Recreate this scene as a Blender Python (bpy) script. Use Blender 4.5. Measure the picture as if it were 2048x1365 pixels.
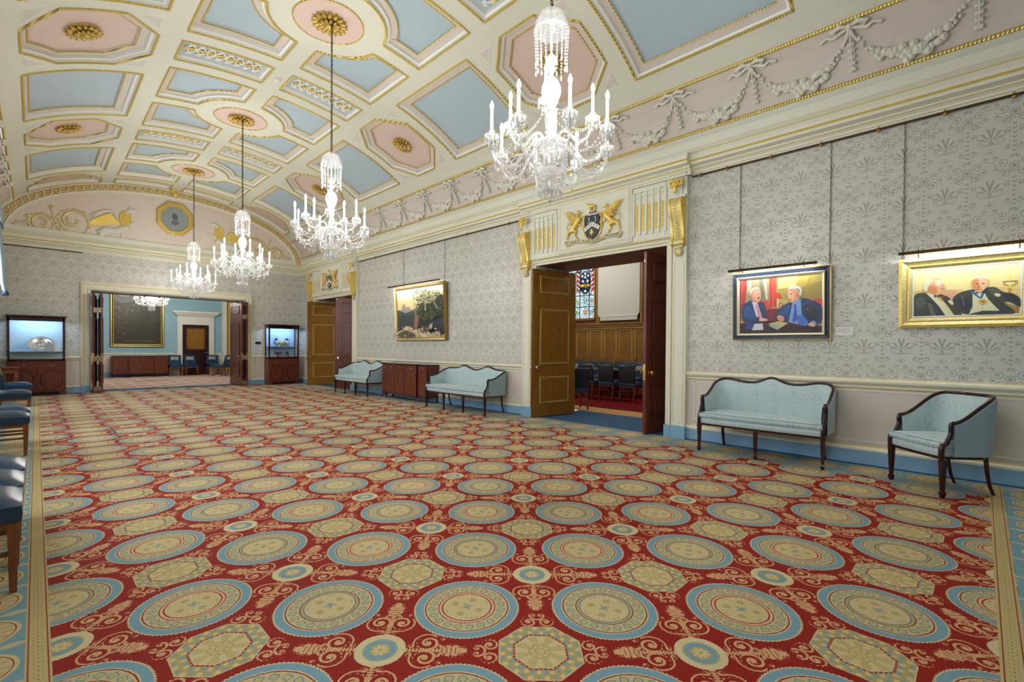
import bpy, math, random
import numpy as np
from mathutils import Vector, Matrix
random.seed(7)
PI = math.pi
sin, cos, sqrt = math.sin, math.cos, math.sqrt
scene = bpy.context.scene
COL = scene.collection
for o in list(bpy.data.objects):
    bpy.data.objects.remove(o)

# ------------------------------------------------------------------ camera
CAM_H = 1.35
yaw, pitch, roll, FPX, SY = math.radians(45.2127), math.radians(-.6409), math.radians(.4368), 945.44, 23.4
Fw = Vector((sin(yaw)*cos(pitch), cos(yaw)*cos(pitch), sin(pitch)))
Rt = Vector((cos(yaw), -sin(yaw), 0)); Up = Rt.cross(Fw)
cr = Rt*cos(roll) + Up*sin(roll); cu = -Rt*sin(roll) + Up*cos(roll)
cam_d = bpy.data.cameras.new('camera'); cam = bpy.data.objects.new('camera', cam_d); COL.objects.link(cam)
cam.matrix_world = Matrix(((cr.x, cu.x, -Fw.x, 0), (cr.y, cu.y, -Fw.y, 0), (cr.z, cu.z, -Fw.z, CAM_H), (0, 0, 0, 1)))
cam_d.sensor_width = 36; cam_d.lens = FPX/2048*36; cam_d.shift_y = SY/2048; cam_d.clip_start = .05; cam_d.clip_end = 200
scene.camera = cam

# ------------------------------------------------------------------ world, colour, light levels
world = bpy.data.worlds.new('world'); scene.world = world; world.use_nodes = True
bg = world.node_tree.nodes.get('Background') or world.node_tree.nodes.new('ShaderNodeBackground')
bg.inputs[0].default_value = (.75, .87, 1, 1); bg.inputs[1].default_value = 1.0
vs = scene.view_settings
scene.display_settings.display_device = 'sRGB'
vs.view_transform = 'Standard'; vs.look = 'None'; vs.gamma = 1; vs.use_curve_mapping = False
vs.exposure = 0.32
scene.cycles.use_denoising = True
scene.cycles.max_bounces = 6; scene.cycles.diffuse_bounces = 3; scene.cycles.glossy_bounces = 3
scene.cycles.use_adaptive_sampling = True; scene.cycles.adaptive_threshold = .06; scene.cycles.adaptive_min_samples = 24; scene.cycles.transparent_max_bounces = 12; scene.cycles.transmission_bounces = 4
scene.cycles.sample_clamp_indirect = 4; scene.cycles.caustics_reflective = False; scene.cycles.caustics_refractive = False
BULB_W = 17.0            # watts of each chandelier candle lamp
WINDOW_GLOW = 6.0       # daylight on the netted panes of the left-hand windows
PICTURE_W = 4.5
CASE_W = 11.0

# room numbers (metres)
XL, XR, YB, YF = -.785, 6.865, -3.9, 17.75
XC, EA, EB, EZ = 3.04, 3.83, 1.83, 4.27      # elliptical barrel vault
BAY0, BAYP = 2.63, 4.22

# ------------------------------------------------------------------ node helper
def lin(c):
    return tuple((v/255/12.92 if v/255 <= .04045 else ((v/255+.055)/1.055)**2.4) for v in c[:3]) + (1,)
NT = None
class S:
    def __init__(s, o): s.o = o
    def __add__(a, b): return mth('ADD', a, b)
    def __radd__(a, b): return mth('ADD', b, a)
    def __sub__(a, b): return mth('SUBTRACT', a, b)
    def __rsub__(a, b): return mth('SUBTRACT', b, a)
    def __mul__(a, b): return mth('MULTIPLY', a, b)
    def __rmul__(a, b): return mth('MULTIPLY', b, a)
    def __truediv__(a, b): return mth('DIVIDE', a, b)
def mth(op, a, b=None, c=None, clamp=False):
    n = NT.nodes.new('ShaderNodeMath'); n.operation = op; n.use_clamp = clamp
    for i, v in enumerate((a, b, c)):
        if v is None: continue
        if isinstance(v, S): NT.links.new(v.o, n.inputs[i])
        else: n.inputs[i].default_value = v
    return S(n.outputs[0])
def ab(a): return mth('ABSOLUTE', a)
def mx(a, b): return mth('MAXIMUM', a, b)
def mn(a, b): return mth('MINIMUM', a, b)
def lt(a, b, k=900.): return mth('MULTIPLY', (b-a) if isinstance(a, S) or isinstance(b, S) else b-a, k, clamp=True)     # 1 where a<b
def band(x, lo, hi, k=900.): return mth('MULTIPLY', lt(lo, x, k), lt(x, hi, k))
def rnd(a): return mth('ROUND', a)
def frac(a): return mth('FRACT', a)
def hyp(a, b): return mth('SQRT', a*a + b*b)
def at2(y, x): return mth('ARCTAN2', y, x)
def ssin(a): return mth('SINE', a)
def scos(a): return mth('COSINE', a)
def mixc(a, b, f):
    n = NT.nodes.new('ShaderNodeMix'); n.data_type = 'RGBA'
    for i, v in ((0, f), (6, a), (7, b)):
        if isinstance(v, S): NT.links.new(v.o, n.inputs[i])
        else: n.inputs[i].default_value = v
    return S(n.outputs[2])
def pos():
    g = NT.nodes.new('ShaderNodeNewGeometry'); x = NT.nodes.new('ShaderNodeSeparateXYZ')
    NT.links.new(g.outputs['Position'], x.inputs[0]); return S(x.outputs[0]), S(x.outputs[1]), S(x.outputs[2])
def objpos():
    g = NT.nodes.new('ShaderNodeTexCoord'); x = NT.nodes.new('ShaderNodeSeparateXYZ')
    NT.links.new(g.outputs['Object'], x.inputs[0]); return S(x.outputs[0]), S(x.outputs[1]), S(x.outputs[2])
def noise(scale, detail=3, rough=.5, vec=None, stretch=None):
    n = NT.nodes.new('ShaderNodeTexNoise'); n.inputs['Scale'].default_value = scale
    n.inputs['Detail'].default_value = detail; n.inputs['Roughness'].default_value = rough
    t = NT.nodes.new('ShaderNodeTexCoord'); o = t.outputs['Object']
    if stretch:
        mp = NT.nodes.new('ShaderNodeMapping'); mp.inputs['Scale'].default_value = stretch
        NT.links.new(o, mp.inputs[0]); o = mp.outputs[0]
    NT.links.new(o, n.inputs['Vector'])
    return S(n.outputs[0])
def begin(name):
    global NT
    m = bpy.data.materials.new(name); m.use_nodes = True; NT = m.node_tree
    for n in list(NT.nodes): NT.nodes.remove(n)
    return m
def finish(m, color, rough=.5, metal=0., spec=.5, bump=None, bstr=.3, bdist=.01, emis=None, estr=0., coat=0., sheen=0.):
    p = NT.nodes.new('ShaderNodeBsdfPrincipled'); out = NT.nodes.new('ShaderNodeOutputMaterial')
    def put(k, v):
        if isinstance(v, S): NT.links.new(v.o, p.inputs[k])
        else: p.inputs[k].default_value = v
    put('Base Color', color); put('Roughness', rough); put('Metallic', metal); put('Specular IOR Level', spec)
    put('Coat Weight', coat); put('Sheen Weight', sheen)
    if emis is not None: put('Emission Color', emis); put('Emission Strength', estr)
    if bump is not None:
        b = NT.nodes.new('ShaderNodeBump'); b.inputs['Strength'].default_value = bstr; b.inputs['Distance'].default_value = bdist
        NT.links.new(bump.o, b.inputs['Height']); NT.links.new(b.outputs[0], p.inputs['Normal'])
    NT.links.new(p.outputs[0], out.inputs[0])
    return m
def plain(name, rgb, rough=.5, metal=0., spec=.4, var=.06, nscale=6., bump=None, **k):
    m = begin(name); c = lin(rgb); n = noise(nscale)
    d = tuple(v*(1-var) for v in c[:3])+(1,); e = tuple(min(1, v*(1+var)) for v in c[:3])+(1,)
    bp = noise(bump, 2) if bump else None
    return finish(m, mixc(d, e, n), rough, metal, spec, bump=bp, **k)
def wood(name, dark, light, rough=.3, axis=2, scale=7., coat=.3):
    m = begin(name); st = [1, 1, 1]; st[axis] = .12
    n = noise(scale*3, 4, .6, stretch=tuple(st)); w = ssin(n*26.)*.5+.5
    n2 = noise(3., 2)
    return finish(m, mixc(mixc(lin(dark), lin(light), w*.6+.2), lin(dark), n2*.5), rough, coat=coat, spec=.4)
M = {}
CREAM = (229, 227, 208)
M['cream'] = plain('cream_paint', CREAM, .45, var=.015)
M['ceilcream'] = plain('cream_ceiling_paint', (215, 214, 196), .55, var=.015)
M['white'] = plain('white_plaster', (232, 231, 222), .5, var=.02)
M['pink'] = plain('pink_paint', (212, 200, 189), .6, var=.02)
M['tymp'] = plain('pink_paint_lightened', (230, 214, 198), .6, var=.02)  # lightened copy of the pink; its colour makes up for low light there
M['pinkd'] = plain('rose_paint', (216, 191, 177), .6, var=.02)
M['skyblue'] = plain('sky_blue_paint', (176, 193, 201), .6, var=.02)
M['dado'] = plain('dado_paint', (216, 204, 192), .5, var=.02)
M['bluebase'] = plain('blue_skirting_paint', (132, 172, 200), .45, var=.03)
M['bluewall'] = plain('blue_wall_cloth', (150, 186, 202), .7, var=.05, nscale=3)
M['relief'] = plain('stone_white_relief', (224, 220, 205), .6, var=.04)
M['oldpaint'] = plain('cream_ceiling_plain', (222, 218, 200), .7, var=.02)
def goldmat(name, rgb, rough=.32, bs=60., bstr=.5, metal=.85):
    m = begin(name); n = noise(bs, 2); c = lin(rgb); d = tuple(v*.6 for v in c[:3])+(1,)
    return finish(m, mixc(d, c, n*1.3), rough, metal, .5, bump=n, bstr=bstr, bdist=.006)
M['gold'] = goldmat('gilding', (255, 220, 112), metal=.4)
M['goldpale'] = goldmat('pale_gilding', (238, 222, 158), .4, metal=.35)
M['goldflat'] = plain('gold_line_paint', (226, 198, 96), .4, metal=.2, var=.1, nscale=30)
m = begin('gold_rope'); x_, y_, z_ = objpos()
w_ = ssin((x_+y_+z_)*190.)*.5+.5
M['rope'] = finish(m, mixc(lin((158, 124, 44)), lin((250, 226, 124)), w_), .35, .3, .5, bump=w_, bstr=.6, bdist=.008)
M['rosegold'] = goldmat('old_gilding', (214, 180, 92), .38, 50., .6, .45)
M['bronze'] = plain('dark_bronze', (78, 60, 42), .45, .7, bump=60.)
M['antique'] = goldmat('antique_gold', (176, 140, 70), .4, 40.)
M['mahogany'] = wood('mahogany', (80, 34, 20), (128, 62, 38), .34, coat=.08)
M['mahoganyd'] = wood('dark_mahogany', (36, 12, 12), (66, 24, 20), .22)
M['walnut'] = wood('brown_walnut', (126, 84, 20), (160, 112, 34), .42, coat=0.)
M['oak'] = wood('oak_panelling', (112, 76, 26), (152, 110, 44), .4)
M['oaklight'] = wood('light_oak', (112, 62, 26), (150, 90, 44), .4)
M['brass'] = plain('brass', (206, 170, 96), .2, 1., var=.1, nscale=20)
M['silver'] = plain('polished_silver', (226, 228, 226), .15, 1., var=.04, nscale=20, bump=25., bstr=.2)
M['leather'] = plain('blue_leather', (18, 54, 84), .2, spec=.6, var=.1, nscale=5, bump=220., bstr=.12)
M['leatherd'] = plain('black_leather', (22, 28, 36), .3, spec=.5, var=.1)
M['black'] = plain('black_void', (12, 12, 14), .6)
M['greytop'] = plain('grey_table_top', (90, 100, 110), .25)
M['screen'] = plain('projection_screen', (196, 198, 190), .8, var=.01)
M['bluecarpet'] = plain('plain_blue_carpet', (52, 92, 128), .95, var=.12, nscale=90, bump=400., bstr=.3)
M['card'] = plain('white_card', (238, 238, 234), .7, var=.01)
M['curtainb'] = plain('pale_blue_curtain', (140, 158, 168), .6, var=.08)
M['curtainy'] = plain('yellow_curtain', (214, 186, 92), .7, var=.1)
M['candle'] = plain('ivory_candle_tube', (244, 242, 234), .5, emis=(1, .97, .9, 1), estr=.6)
m = begin('lit_bulb'); e_ = NT.nodes.new('ShaderNodeEmission'); o_ = NT.nodes.new('ShaderNodeOutputMaterial')
e_.inputs[0].default_value = (1, .96, .88, 1); e_.inputs[1].default_value = 40.; NT.links.new(e_.outputs[0], o_.inputs[0])
m.cycles.emission_sampling = 'NONE'; M['bulb'] = m
def crystal(name, tr, col=(1, 1, 1, 1), rough=.04):
    m = begin(name); t = NT.nodes.new('ShaderNodeBsdfTransparent'); g = NT.nodes.new('ShaderNodeBsdfGlossy')
    d = NT.nodes.new('ShaderNodeBsdfDiffuse'); tl = NT.nodes.new('ShaderNodeBsdfTranslucent')
    n = noise(35., 1)
    g.inputs['Color'].default_value = col; g.inputs['Roughness'].default_value = rough
    d.inputs[0].default_value = (.93, .94, .95, 1); tl.inputs[0].default_value = (.93, .94, .95, 1)
    a1 = NT.nodes.new('ShaderNodeMixShader'); a1.inputs[0].default_value = .5
    NT.links.new(d.outputs[0], a1.inputs[1]); NT.links.new(tl.outputs[0], a1.inputs[2])
    a2 = NT.nodes.new('ShaderNodeMixShader'); a2.inputs[0].default_value = .5
    NT.links.new(a1.outputs[0], a2.inputs[1]); NT.links.new(g.outputs[0], a2.inputs[2])
    a3 = NT.nodes.new('ShaderNodeMixShader'); f = n*.5+(tr-.25)
    NT.links.new(f.o, a3.inputs[0])
    NT.links.new(a2.outputs[0], a3.inputs[1]); NT.links.new(t.outputs[0], a3.inputs[2])
    o = NT.nodes.new('ShaderNodeOutputMaterial'); NT.links.new(a3.outputs[0], o.inputs[0]); return m
M['crystal'] = crystal('cut_crystal', .34)
M['crystalclear'] = crystal('blown_crystal', .5)
def glassmat(name, tr=.88, tint=(1, 1, 1, 1)):
    m = begin(name); t = NT.nodes.new('ShaderNodeBsdfTransparent'); t.inputs[0].default_value = tint
    g = NT.nodes.new('ShaderNodeBsdfGlossy'); g.inputs['Roughness'].default_value = .02
    a = NT.nodes.new('ShaderNodeMixShader'); a.inputs[0].default_value = 1-tr
    NT.links.new(t.outputs[0], a.inputs[1]); NT.links.new(g.outputs[0], a.inputs[2])
    o = NT.nodes.new('ShaderNodeOutputMaterial'); NT.links.new(a.outputs[0], o.inputs[0]); return m
M['glass'] = glassmat('clear_glass', .94)

# ---- damask motif, x mirrored about column centres
def damask(h, z, pw=.34, ph=.535):
    u = h*(1/pw); x = ab(u-rnd(u))*pw; v = z*(1/ph); zz = frac(v)*ph
    k = 500.
    ink = lt(x*.75+ab(zz-.03), .034, k)*(1-band(x*.75+ab(zz-.03), .012, .029, k)*1.)
    # palmette
    dz = zz-.13; r = hyp(x, dz); ph_ = at2(x, dz)
    ink = mx(ink, lt(r, .160-ph_*.062, k)*lt(ph_, 1.25, k)*lt(.03, r, k)*lt(.66+r*1.1, ab(scos(ph_*7.-r*8.)), 6.))
    ink = mx(ink, lt(ab(hyp(x-.05, dz-.02)-.045), .004, k)*lt(dz, .03, k)); ink = mx(ink, lt(ab(hyp(x-.075, dz-.075)-.03), .0035, k))
    ink = mx(ink, band(hyp(x, zz-.12), .012, .022, k)); ink = mx(ink, lt(hyp(x, zz-.12), .006, k))
    # leaves curling out below
    ink = mx(ink, band(hyp(x, (zz-.20)*1.), .088, .096, k)*lt(zz, .19, k)*lt(.25, ab(ssin(at2(x, zz-.2)*14.)), 6.))
    # spirals
    for (cx, cz, R, tw) in ((.105, .33, .048, 1.), (.085, .445, .045, -1.), (.125, .06, .034, 1.), (.13, .22, .03, -1.), (.045, .375, .026, 1.), (.155, .50, .022, -1.), (.04, .50, .024, 1.)):
        dx = x-cx; dzz = zz-cz; rr = hyp(dx, dzz); th = at2(dzz, dx)
        ink = mx(ink, lt(rr, R, k)*lt(.55, ssin(rr*230.-th*tw), 5.))
        ink = mx(ink, lt(rr, .009, k))
    # swag arcs
    ink = mx(ink, band(hyp(x-.17, (zz-.46)*1.2), .145, .152, k)*lt(zz, .43, k))
    ink = mx(ink, band(hyp(x, (zz-.50)*1.6), .055, .063, k)*lt(zz, .5, k))
    # vertical chevron stripe between columns
    xs = ab(x-.17)
    ink = mx(ink, lt(xs, .016, k)*lt(frac((zz-xs*1.)*(12/.535)), .38, 12.)*lt(.1, ab(zz-.4), k))
    ink = mx(ink, band(xs, .030, .035, k)*lt(frac(zz*(36/.535)), .5, 12.))
    ink = mx(ink, band(hyp(xs, zz-.4), .03, .04, k)); ink = mx(ink, lt(hyp(xs, zz-.4)+ssin(at2(zz-.4, xs)*6.)*.006, .02, k))
    ink = mx(ink, lt(ab(zz-.34-ssin(xs*60.)*.02), .004, k)*lt(xs, .09, k))
    return mn(ink, 1.)
m = begin('silver_damask_wallcovering'); x_, y_, z_ = pos()
g_ = NT.nodes.new('ShaderNodeNewGeometry'); sx = NT.nodes.new('ShaderNodeSeparateXYZ'); NT.links.new(g_.outputs['Normal'], sx.inputs[0])
isx = lt(.5, ab(S(sx.outputs[0])), 50.)
hh = mth('ADD', (y_-.30+.0)*isx, x_*(1-isx))
ink_ = damask(hh, z_-3.372+.535*8+.03); n1 = noise(1.3, 2); n2 = noise(900., 1)
base_ = mixc(lin((200, 198, 188)), lin((212, 208, 196)), n1)
M['damask'] = finish(m, mixc(base_, lin((138, 133, 122)), ink_*.68), ink_*.2+.34, spec=.6, bump=ink_, bstr=.15, bdist=.002)
def silk(name, rgb, rgb2, rough=.42):
    m = begin(name); x_, y_, z_ = objpos(); i = damask((x_+y_*.6)*1.0, z_+y_*.5+2., .22, .30)
    n = noise(8., 2)
    return finish(m, mixc(mixc(lin(rgb), lin(rgb2), i*.8), lin(rgb), n*.25), i*.15+rough, spec=.6, sheen=.1, bump=n, bstr=.05)
M['silk'] = silk('duck_egg_silk', (186, 204, 204), (158, 184, 192))
M['silkpl'] = plain('duck_egg_silk_plain', (150, 172, 184), .5, sheen=.3, var=.04, nscale=120)
# ------------------------------------------------------------------ mesh builder
def cat(pts, n=6, closed=False):
    P = [Vector(p) for p in pts]; out = []; L = len(P)
    rng = range(L if closed else L-1)
    for i in rng:
        p0 = P[(i-1) % L] if closed or i > 0 else P[0]*2-P[1]; p1 = P[i]; p2 = P[(i+1) % L]
        p3 = P[(i+2) % L] if closed or i+2 < L else P[-1]*2-P[-2]
        for k in range(n):
            t = k/n
            out.append(.5*((2*p1)+(p2-p0)*t+(2*p0-5*p1+4*p2-p3)*t*t+(3*p1-p0-3*p2+p3)*t**3))
    if not closed: out.append(P[-1])
    return out
class MB:
    def __init__(s): s.v = []; s.f = []; s.m = []
    def add(s, vs, fs, mi=0):
        b = len(s.v); s.v += [tuple(v) for v in vs]
        for f in fs: s.f.append(tuple(b+i for i in f)); s.m.append(mi)
    def quad(s, a, b, c, d, mi=0): s.add([a, b, c, d], [(0, 1, 2, 3)], mi)
    def box(s, x0, x1, y0, y1, z0, z1, mi=0, T=None):
        vs = [Vector((x, y, z)) for z in (z0, z1) for y in (y0, y1) for x in (x0, x1)]
        if T is not None: vs = [T @ v for v in vs]
        s.add(vs, [(0, 2, 3, 1), (4, 5, 7, 6), (0, 1, 5, 4), (2, 6, 7, 3), (0, 4, 6, 2), (1, 3, 7, 5)], mi)
    def frustum(s, c0, a0, c1, a1, mi=0):   # square section from c0 (half a0) to c1 (half a1)
        vs = []
        for c, a in ((c0, a0), (c1, a1)):
            ax, ay = (a if isinstance(a, tuple) else (a, a))
            vs += [(c[0]-ax, c[1]-ay, c[2]), (c[0]+ax, c[1]-ay, c[2]), (c[0]+ax, c[1]+ay, c[2]), (c[0]-ax, c[1]+ay, c[2])]
        s.add(vs, [(3, 2, 1, 0), (4, 5, 6, 7), (0, 1, 5, 4), (1, 2, 6, 5), (2, 3, 7, 6), (3, 0, 4, 7)], mi)
    def lathe(s, prof, c=(0, 0, 0), n=16, mi=0, T=None, cap=True):
        vs = []; fs = []
        for r, z in prof:
            for k in range(n):
                a = 2*PI*k/n; v = Vector((r*cos(a), r*sin(a), z))
                if T is not None: v = T @ v
                vs.append(v+Vector(c))
        for i in range(len(prof)-1):
            for k in range(n):
                fs.append((i*n+k, i*n+(k+1) % n, (i+1)*n+(k+1) % n, (i+1)*n+k))
        if cap:
            fs.append(tuple(reversed(range(n)))); fs.append(tuple(range((len(prof)-1)*n, len(prof)*n)))
        s.add(vs, fs, mi)
    def tube(s, pts, r, n=6, mi=0, closed=False, flat=None, cap=True):
        P = [Vector(p) for p in pts]; L = len(P)
        if L < 2: return
        R = r if isinstance(r, (list, tuple)) else [r]*L
        if len(R) != L: R = [R[min(len(R)-1, int(i*(len(R)-1)/(L-1)))]*(1-(i*(len(R)-1)/(L-1)) % 1)+R[min(len(R)-1, int(i*(len(R)-1)/(L-1))+1)]*((i*(len(R)-1)/(L-1)) % 1) for i in range(L)]
        vs = []; up = None
        for i in range(L):
            if closed: d = P[(i+1) % L]-P[i-1]
            else: d = P[min(i+1, L-1)]-P[max(i-1, 0)]
            if d.length < 1e-9: d = Vector((0, 0, 1))
            d.normalize()
            if flat is not None: up = Vector(flat)
            elif up is None: up = Vector((0, 0, 1)) if abs(d.z) < .9 else Vector((1, 0, 0))
            a = d.cross(up)
            if a.length < 1e-6: a = d.orthogonal()
            a.normalize(); b = a.cross(d).normalized()
            if flat is None: up = b
            for k in range(n):
                t = 2*PI*k/n; vs.append(P[i]+a*cos(t)*R[i]+b*sin(t)*R[i]*(FLATK if flat is not None else 1))
        fs = []
        for i in range(L if closed else L-1):
            j = (i+1) % L
            for k in range(n): fs.append((i*n+k, i*n+(k+1) % n, j*n+(k+1) % n, j*n+k))
        if not closed and cap:
            fs.append(tuple(reversed(range(n)))); fs.append(tuple(range((L-1)*n, L*n)))
        s.add(vs, fs, mi)
    def ball(s, c, r, u=8, v=6, mi=0, T=None):
        rx, ry, rz = r if isinstance(r, (tuple, list)) else (r, r, r)
        vs = []; fs = []; c = Vector(c)
        def q(x, y, z):
            p = Vector((x*rx, y*ry, z*rz))
            if T is not None: p = T @ p
            return p+c
        vs.append(q(0, 0, 1))
        for i in range(1, v):
            for k in range(u):
                a = PI*i/v; b = 2*PI*k/u; vs.append(q(sin(a)*cos(b), sin(a)*sin(b), cos(a)))
        vs.append(q(0, 0, -1)); e = len(vs)-1
        for k in range(u):
            fs.append((0, 1+k, 1+(k+1) % u)); fs.append((e, 1+(v-2)*u+(k+1) % u, 1+(v-2)*u+k))
            for i in range(v-2): fs.append((1+i*u+k, 1+(i+1)*u+k, 1+(i+1)*u+(k+1) % u, 1+i*u+(k+1) % u))
        s.add(vs, fs, mi)
    def prism(s, poly, fn, d0, d1, mi=0, side=None):   # poly in 2d, fn(u,v,depth)->3d
        n = len(poly)
        s.add([fn(u, v, d1) for u, v in poly]+[fn(u, v, d0) for u, v in poly],
              [tuple(range(n)), tuple(range(2*n-1, n-1, -1))], mi)
        s.add([fn(u, v, d1) for u, v in poly]+[fn(u, v, d0) for u, v in poly],
              [(i, n+i, n+(i+1) % n, (i+1) % n) for i in range(n)], mi if side is None else side)
    def xf(s, T): s.v = [tuple(T @ Vector(v)) for v in s.v]; return s
    def build(s, name, mats, parent=None, smooth=35, bevel=0, loc=None, rz=0, fixn=True):
        me = bpy.data.meshes.new(name); me.from_pydata(s.v, [], s.f)
        for mm in (mats if isinstance(mats, (list, tuple)) else [mats]): me.materials.append(mm)
        me.polygons.foreach_set('material_index', s.m)
        me.update()
        if fixn:
            import bmesh
            b = bmesh.new(); b.from_mesh(me); bmesh.ops.recalc_face_normals(b, faces=b.faces); b.to_mesh(me); b.free()
        if smooth:
            me.polygons.foreach_set('use_smooth', [True]*len(me.polygons)); me.set_sharp_from_angle(angle=math.radians(smooth))
        o = bpy.data.objects.new(name, me); COL.objects.link(o)
        if parent is not None: o.parent = parent
        if loc is not None: o.location = loc
        if rz: o.rotation_euler.z = rz
        if bevel:
            md = o.modifiers.new('bevel', 'BEVEL'); md.width = bevel; md.segments = 2; md.limit_method = 'ANGLE'; md.angle_limit = math.radians(40)
        return o
FLATK = .5
def tag(o, label=None, cat_=None, group=None, kind=None):
    if label: o['label'] = label
    if cat_: o['category'] = cat_
    if group: o['group'] = group
    if kind: o['kind'] = kind
    return o
def thing(name, label, cat_, loc=(0, 0, 0), rz=0, group=None):
    o = bpy.data.objects.new(name, None); COL.objects.link(o); o.empty_display_size = .1
    o.location = loc; o.rotation_euler = (0, 0, rz); return tag(o, label, cat_, group)
def struct(o, label=None, cat_=None): return tag(o, label, cat_, kind='structure')
def copy_tree(o, parent=None):
    c = o.copy(); COL.objects.link(c)
    if parent is not None: c.parent = parent
    for ch in [q for q in KIDS(o)]: copy_tree(ch, c)
    return c
def KIDS(o): return [q for q in bpy.data.objects if q.parent == o]
def dup(o, loc, rz=None, label=None, group=None):
    c = copy_tree(o); c.location = loc
    if rz is not None: c.rotation_euler.z = rz
    if label: c['label'] = label
    if group: c['group'] = group
    return c
def RZ(a): return Matrix.Rotation(a, 4, 'Z')
# ------------------------------------------------------------------ carpet
m = begin('medallion_carpet'); X_, Y_, Z_ = pos()
wob = (noise(40., 2)-.5)*.006+(noise(150., 1)-.5)*.003
X2 = X_+wob; Y2 = Y_+wob
RED, BLUE, CRM, OLV, PCH = lin((152, 12, 4)), lin((122, 162, 174)), lin((214, 194, 142)), lin((184, 162, 98)), lin((230, 176, 116))
DRED, WHT, SAGE = lin((142, 16, 6)), lin((228, 214, 170)), lin((168, 168, 122))
u_ = (X2-1.575)*(1/.5); v_ = (Y2-1.879)*(1/.507)
a_ = (u_+v_)*.5; b_ = (u_-v_)*.5
fa = (a_-rnd(a_))*.71; fb = (b_-rnd(b_))*.71; r = hyp(fa, fb); th = at2(fa, fb)
par = ab(mth('MODULO', rnd(a_)+rnd(b_)+200., 2.))           # alternate inner colour
K = 700.
# half-lattice medallions
a2, b2 = a_-.5, b_-.5
ga = (a2-rnd(a2))*.71; gb = (b2-rnd(b2))*.71
par2 = mth('MODULO', rnd(a2)+rnd(b2)+200., 2.)
isoct = lt(.5, par2, 50.); isoct = lt(ab(par2-1.), .5, 50.)
ga_, gb_ = ab(ga), ab(gb)
d8 = mx(mx(ga_, gb_), (ga_+gb_)*.7071); rr = hyp(ga, gb); tg = at2(ga, gb)
# scroll work measured from the nearest small medallion
c_ = (a_+b_+1.)*.5; d_ = (a_-b_)*.5
lc = c_-rnd(c_); ld = d_-rnd(d_)
dx = ab(lc+ld)*.71; dy = ab(lc-ld)*.71
sx_ = mx(dx, dy); sy_ = mn(dx, dy)
def spiral(cx, cy, R, k, tw, s0=.1):
    x = sx_-cx; y = sy_-cy; q = hyp(x, y); t = at2(y, x)
    return mx(lt(q+ssin(t*5.)*.003, R*.28, K), lt(q+ab(ssin(t*6.))*.008-.004, R, K)*lt(s0+.15, ssin(q*k+t*tw), 5.))
edge = ssin(sx_*420.)*.0035+ssin(sy_*380.)*.0035
# worn wear tone
wear = noise(1.2, 2)
ground = mixc(RED, DRED, wear)
scr = spiral(.205, .052, .052, 200., 1.)
scr = mx(scr, spiral(.485, .042, .040, 240., -1.))
scr = mx(scr, lt(sy_+edge, .010, K)*band(sx_, .11, .27, K))
scr = mx(scr, lt(sy_+edge*2., ssin((sx_-.27)*30.)*.018+.018, K)*band(sx_, .27, .385, K)*lt(.2, ab(ssin(sx_*160.)), 5.))
scr = mx(scr, band(hyp(sx_-.30, sy_-.028), .0, .012, K)); scr = mx(scr, lt(hyp(sx_-.335, sy_-.03), .009, K)); scr = mx(scr, lt(hyp(sx_-.27, sy_-.022), .008, K))
scr = mx(scr, lt(hyp(sx_-.36, sy_), .020, K)); scr = mx(scr, lt(ab(hyp(sx_-.43, sy_)-.035), .006, K)*lt(.42, sx_, K))
scr = mx(scr, spiral(.135, .030, .018, 300., 1.)); scr = mx(scr, spiral(.26, .028, .018, 300., -1.)); scr = mx(scr, spiral(.43, .020, .018, 300., 1.)); scr = mx(scr, spiral(.27, .085, .014, 300., 1.))
scr = mx(scr, lt(ab(hyp(sx_-.20, sy_-.052)-.062), .005, K)*lt(.03, sy_, K)*lt(.12, sx_, K)*lt(sx_, .24, K))
scrcol = mixc(mixc(lin((206, 120, 84)), PCH, lt(.45, noise(150., 2), 8.)), CRM, noise(60., 2)*.8)
inb = mx(lt(6.22, X_+ssin(Y_*12.4)*.06, K), 0.)                      # the sky-blue margin of the right-hand side
ground2 = mixc(ground, lin((124, 156, 164)), inb)
col = mixc(ground2, scrcol, scr*(1-inb*.6))
# octagons
o_in = lt(d8, .185, K)*isoct
curl = ssin(tg*16.)*ssin((d8-.12)*100.)
oc = mixc(mixc(OLV, BLUE, lt(.45, curl, 4.)), CRM, lt(curl, -.35, 4.))
oc = mixc(CRM, oc, lt(d8, .179, K)); oc = mixc(oc, BLUE, band(d8, .122, .130, K)*lt(.2, curl+.3, 5.))
oc = mixc(oc, ground, lt(d8, .121, K)); oc = mixc(oc, CRM, lt(d8, .112, K))
oc = mixc(oc, CRM, band(d8, .113, .118, K)*lt(0., ssin(tg*36.), 4.))
wedge = ssin(tg*4.+.4); seed = lt(.62, noise(120., 1), 8.)
oc = mixc(oc, OLV, lt(d8, .105, K)*mx(lt(.55, ab(wedge), 5.)*.6, seed*.8))
oc = mixc(oc, OLV, lt(ab(hyp(ga, gb)-.045+ssin(tg*8.)*.006), .005, K)); oc = mixc(oc, OLV, lt(ab(rr-.022), .004, K))
col = mixc(col, oc, o_in)
# small medallions
s_in = lt(rr+ssin(tg*44.)*.0015, .112, K)*(1-isoct)
sc = mixc(CRM, WHT, .3); sc = mixc(sc, SAGE, lt(rr, .078, K)); sc = mixc(sc, BLUE, lt(rr+ssin(tg*20.)*.003, .070, K))
sc = mixc(sc, OLV, lt(rr, .045, K)); sc = mixc(sc, CRM, lt(rr, ab(ssin(tg*4.))*.018+.022, K)); sc = mixc(sc, OLV, lt(rr, .010, K))
col = mixc(col, sc, s_in)
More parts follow.
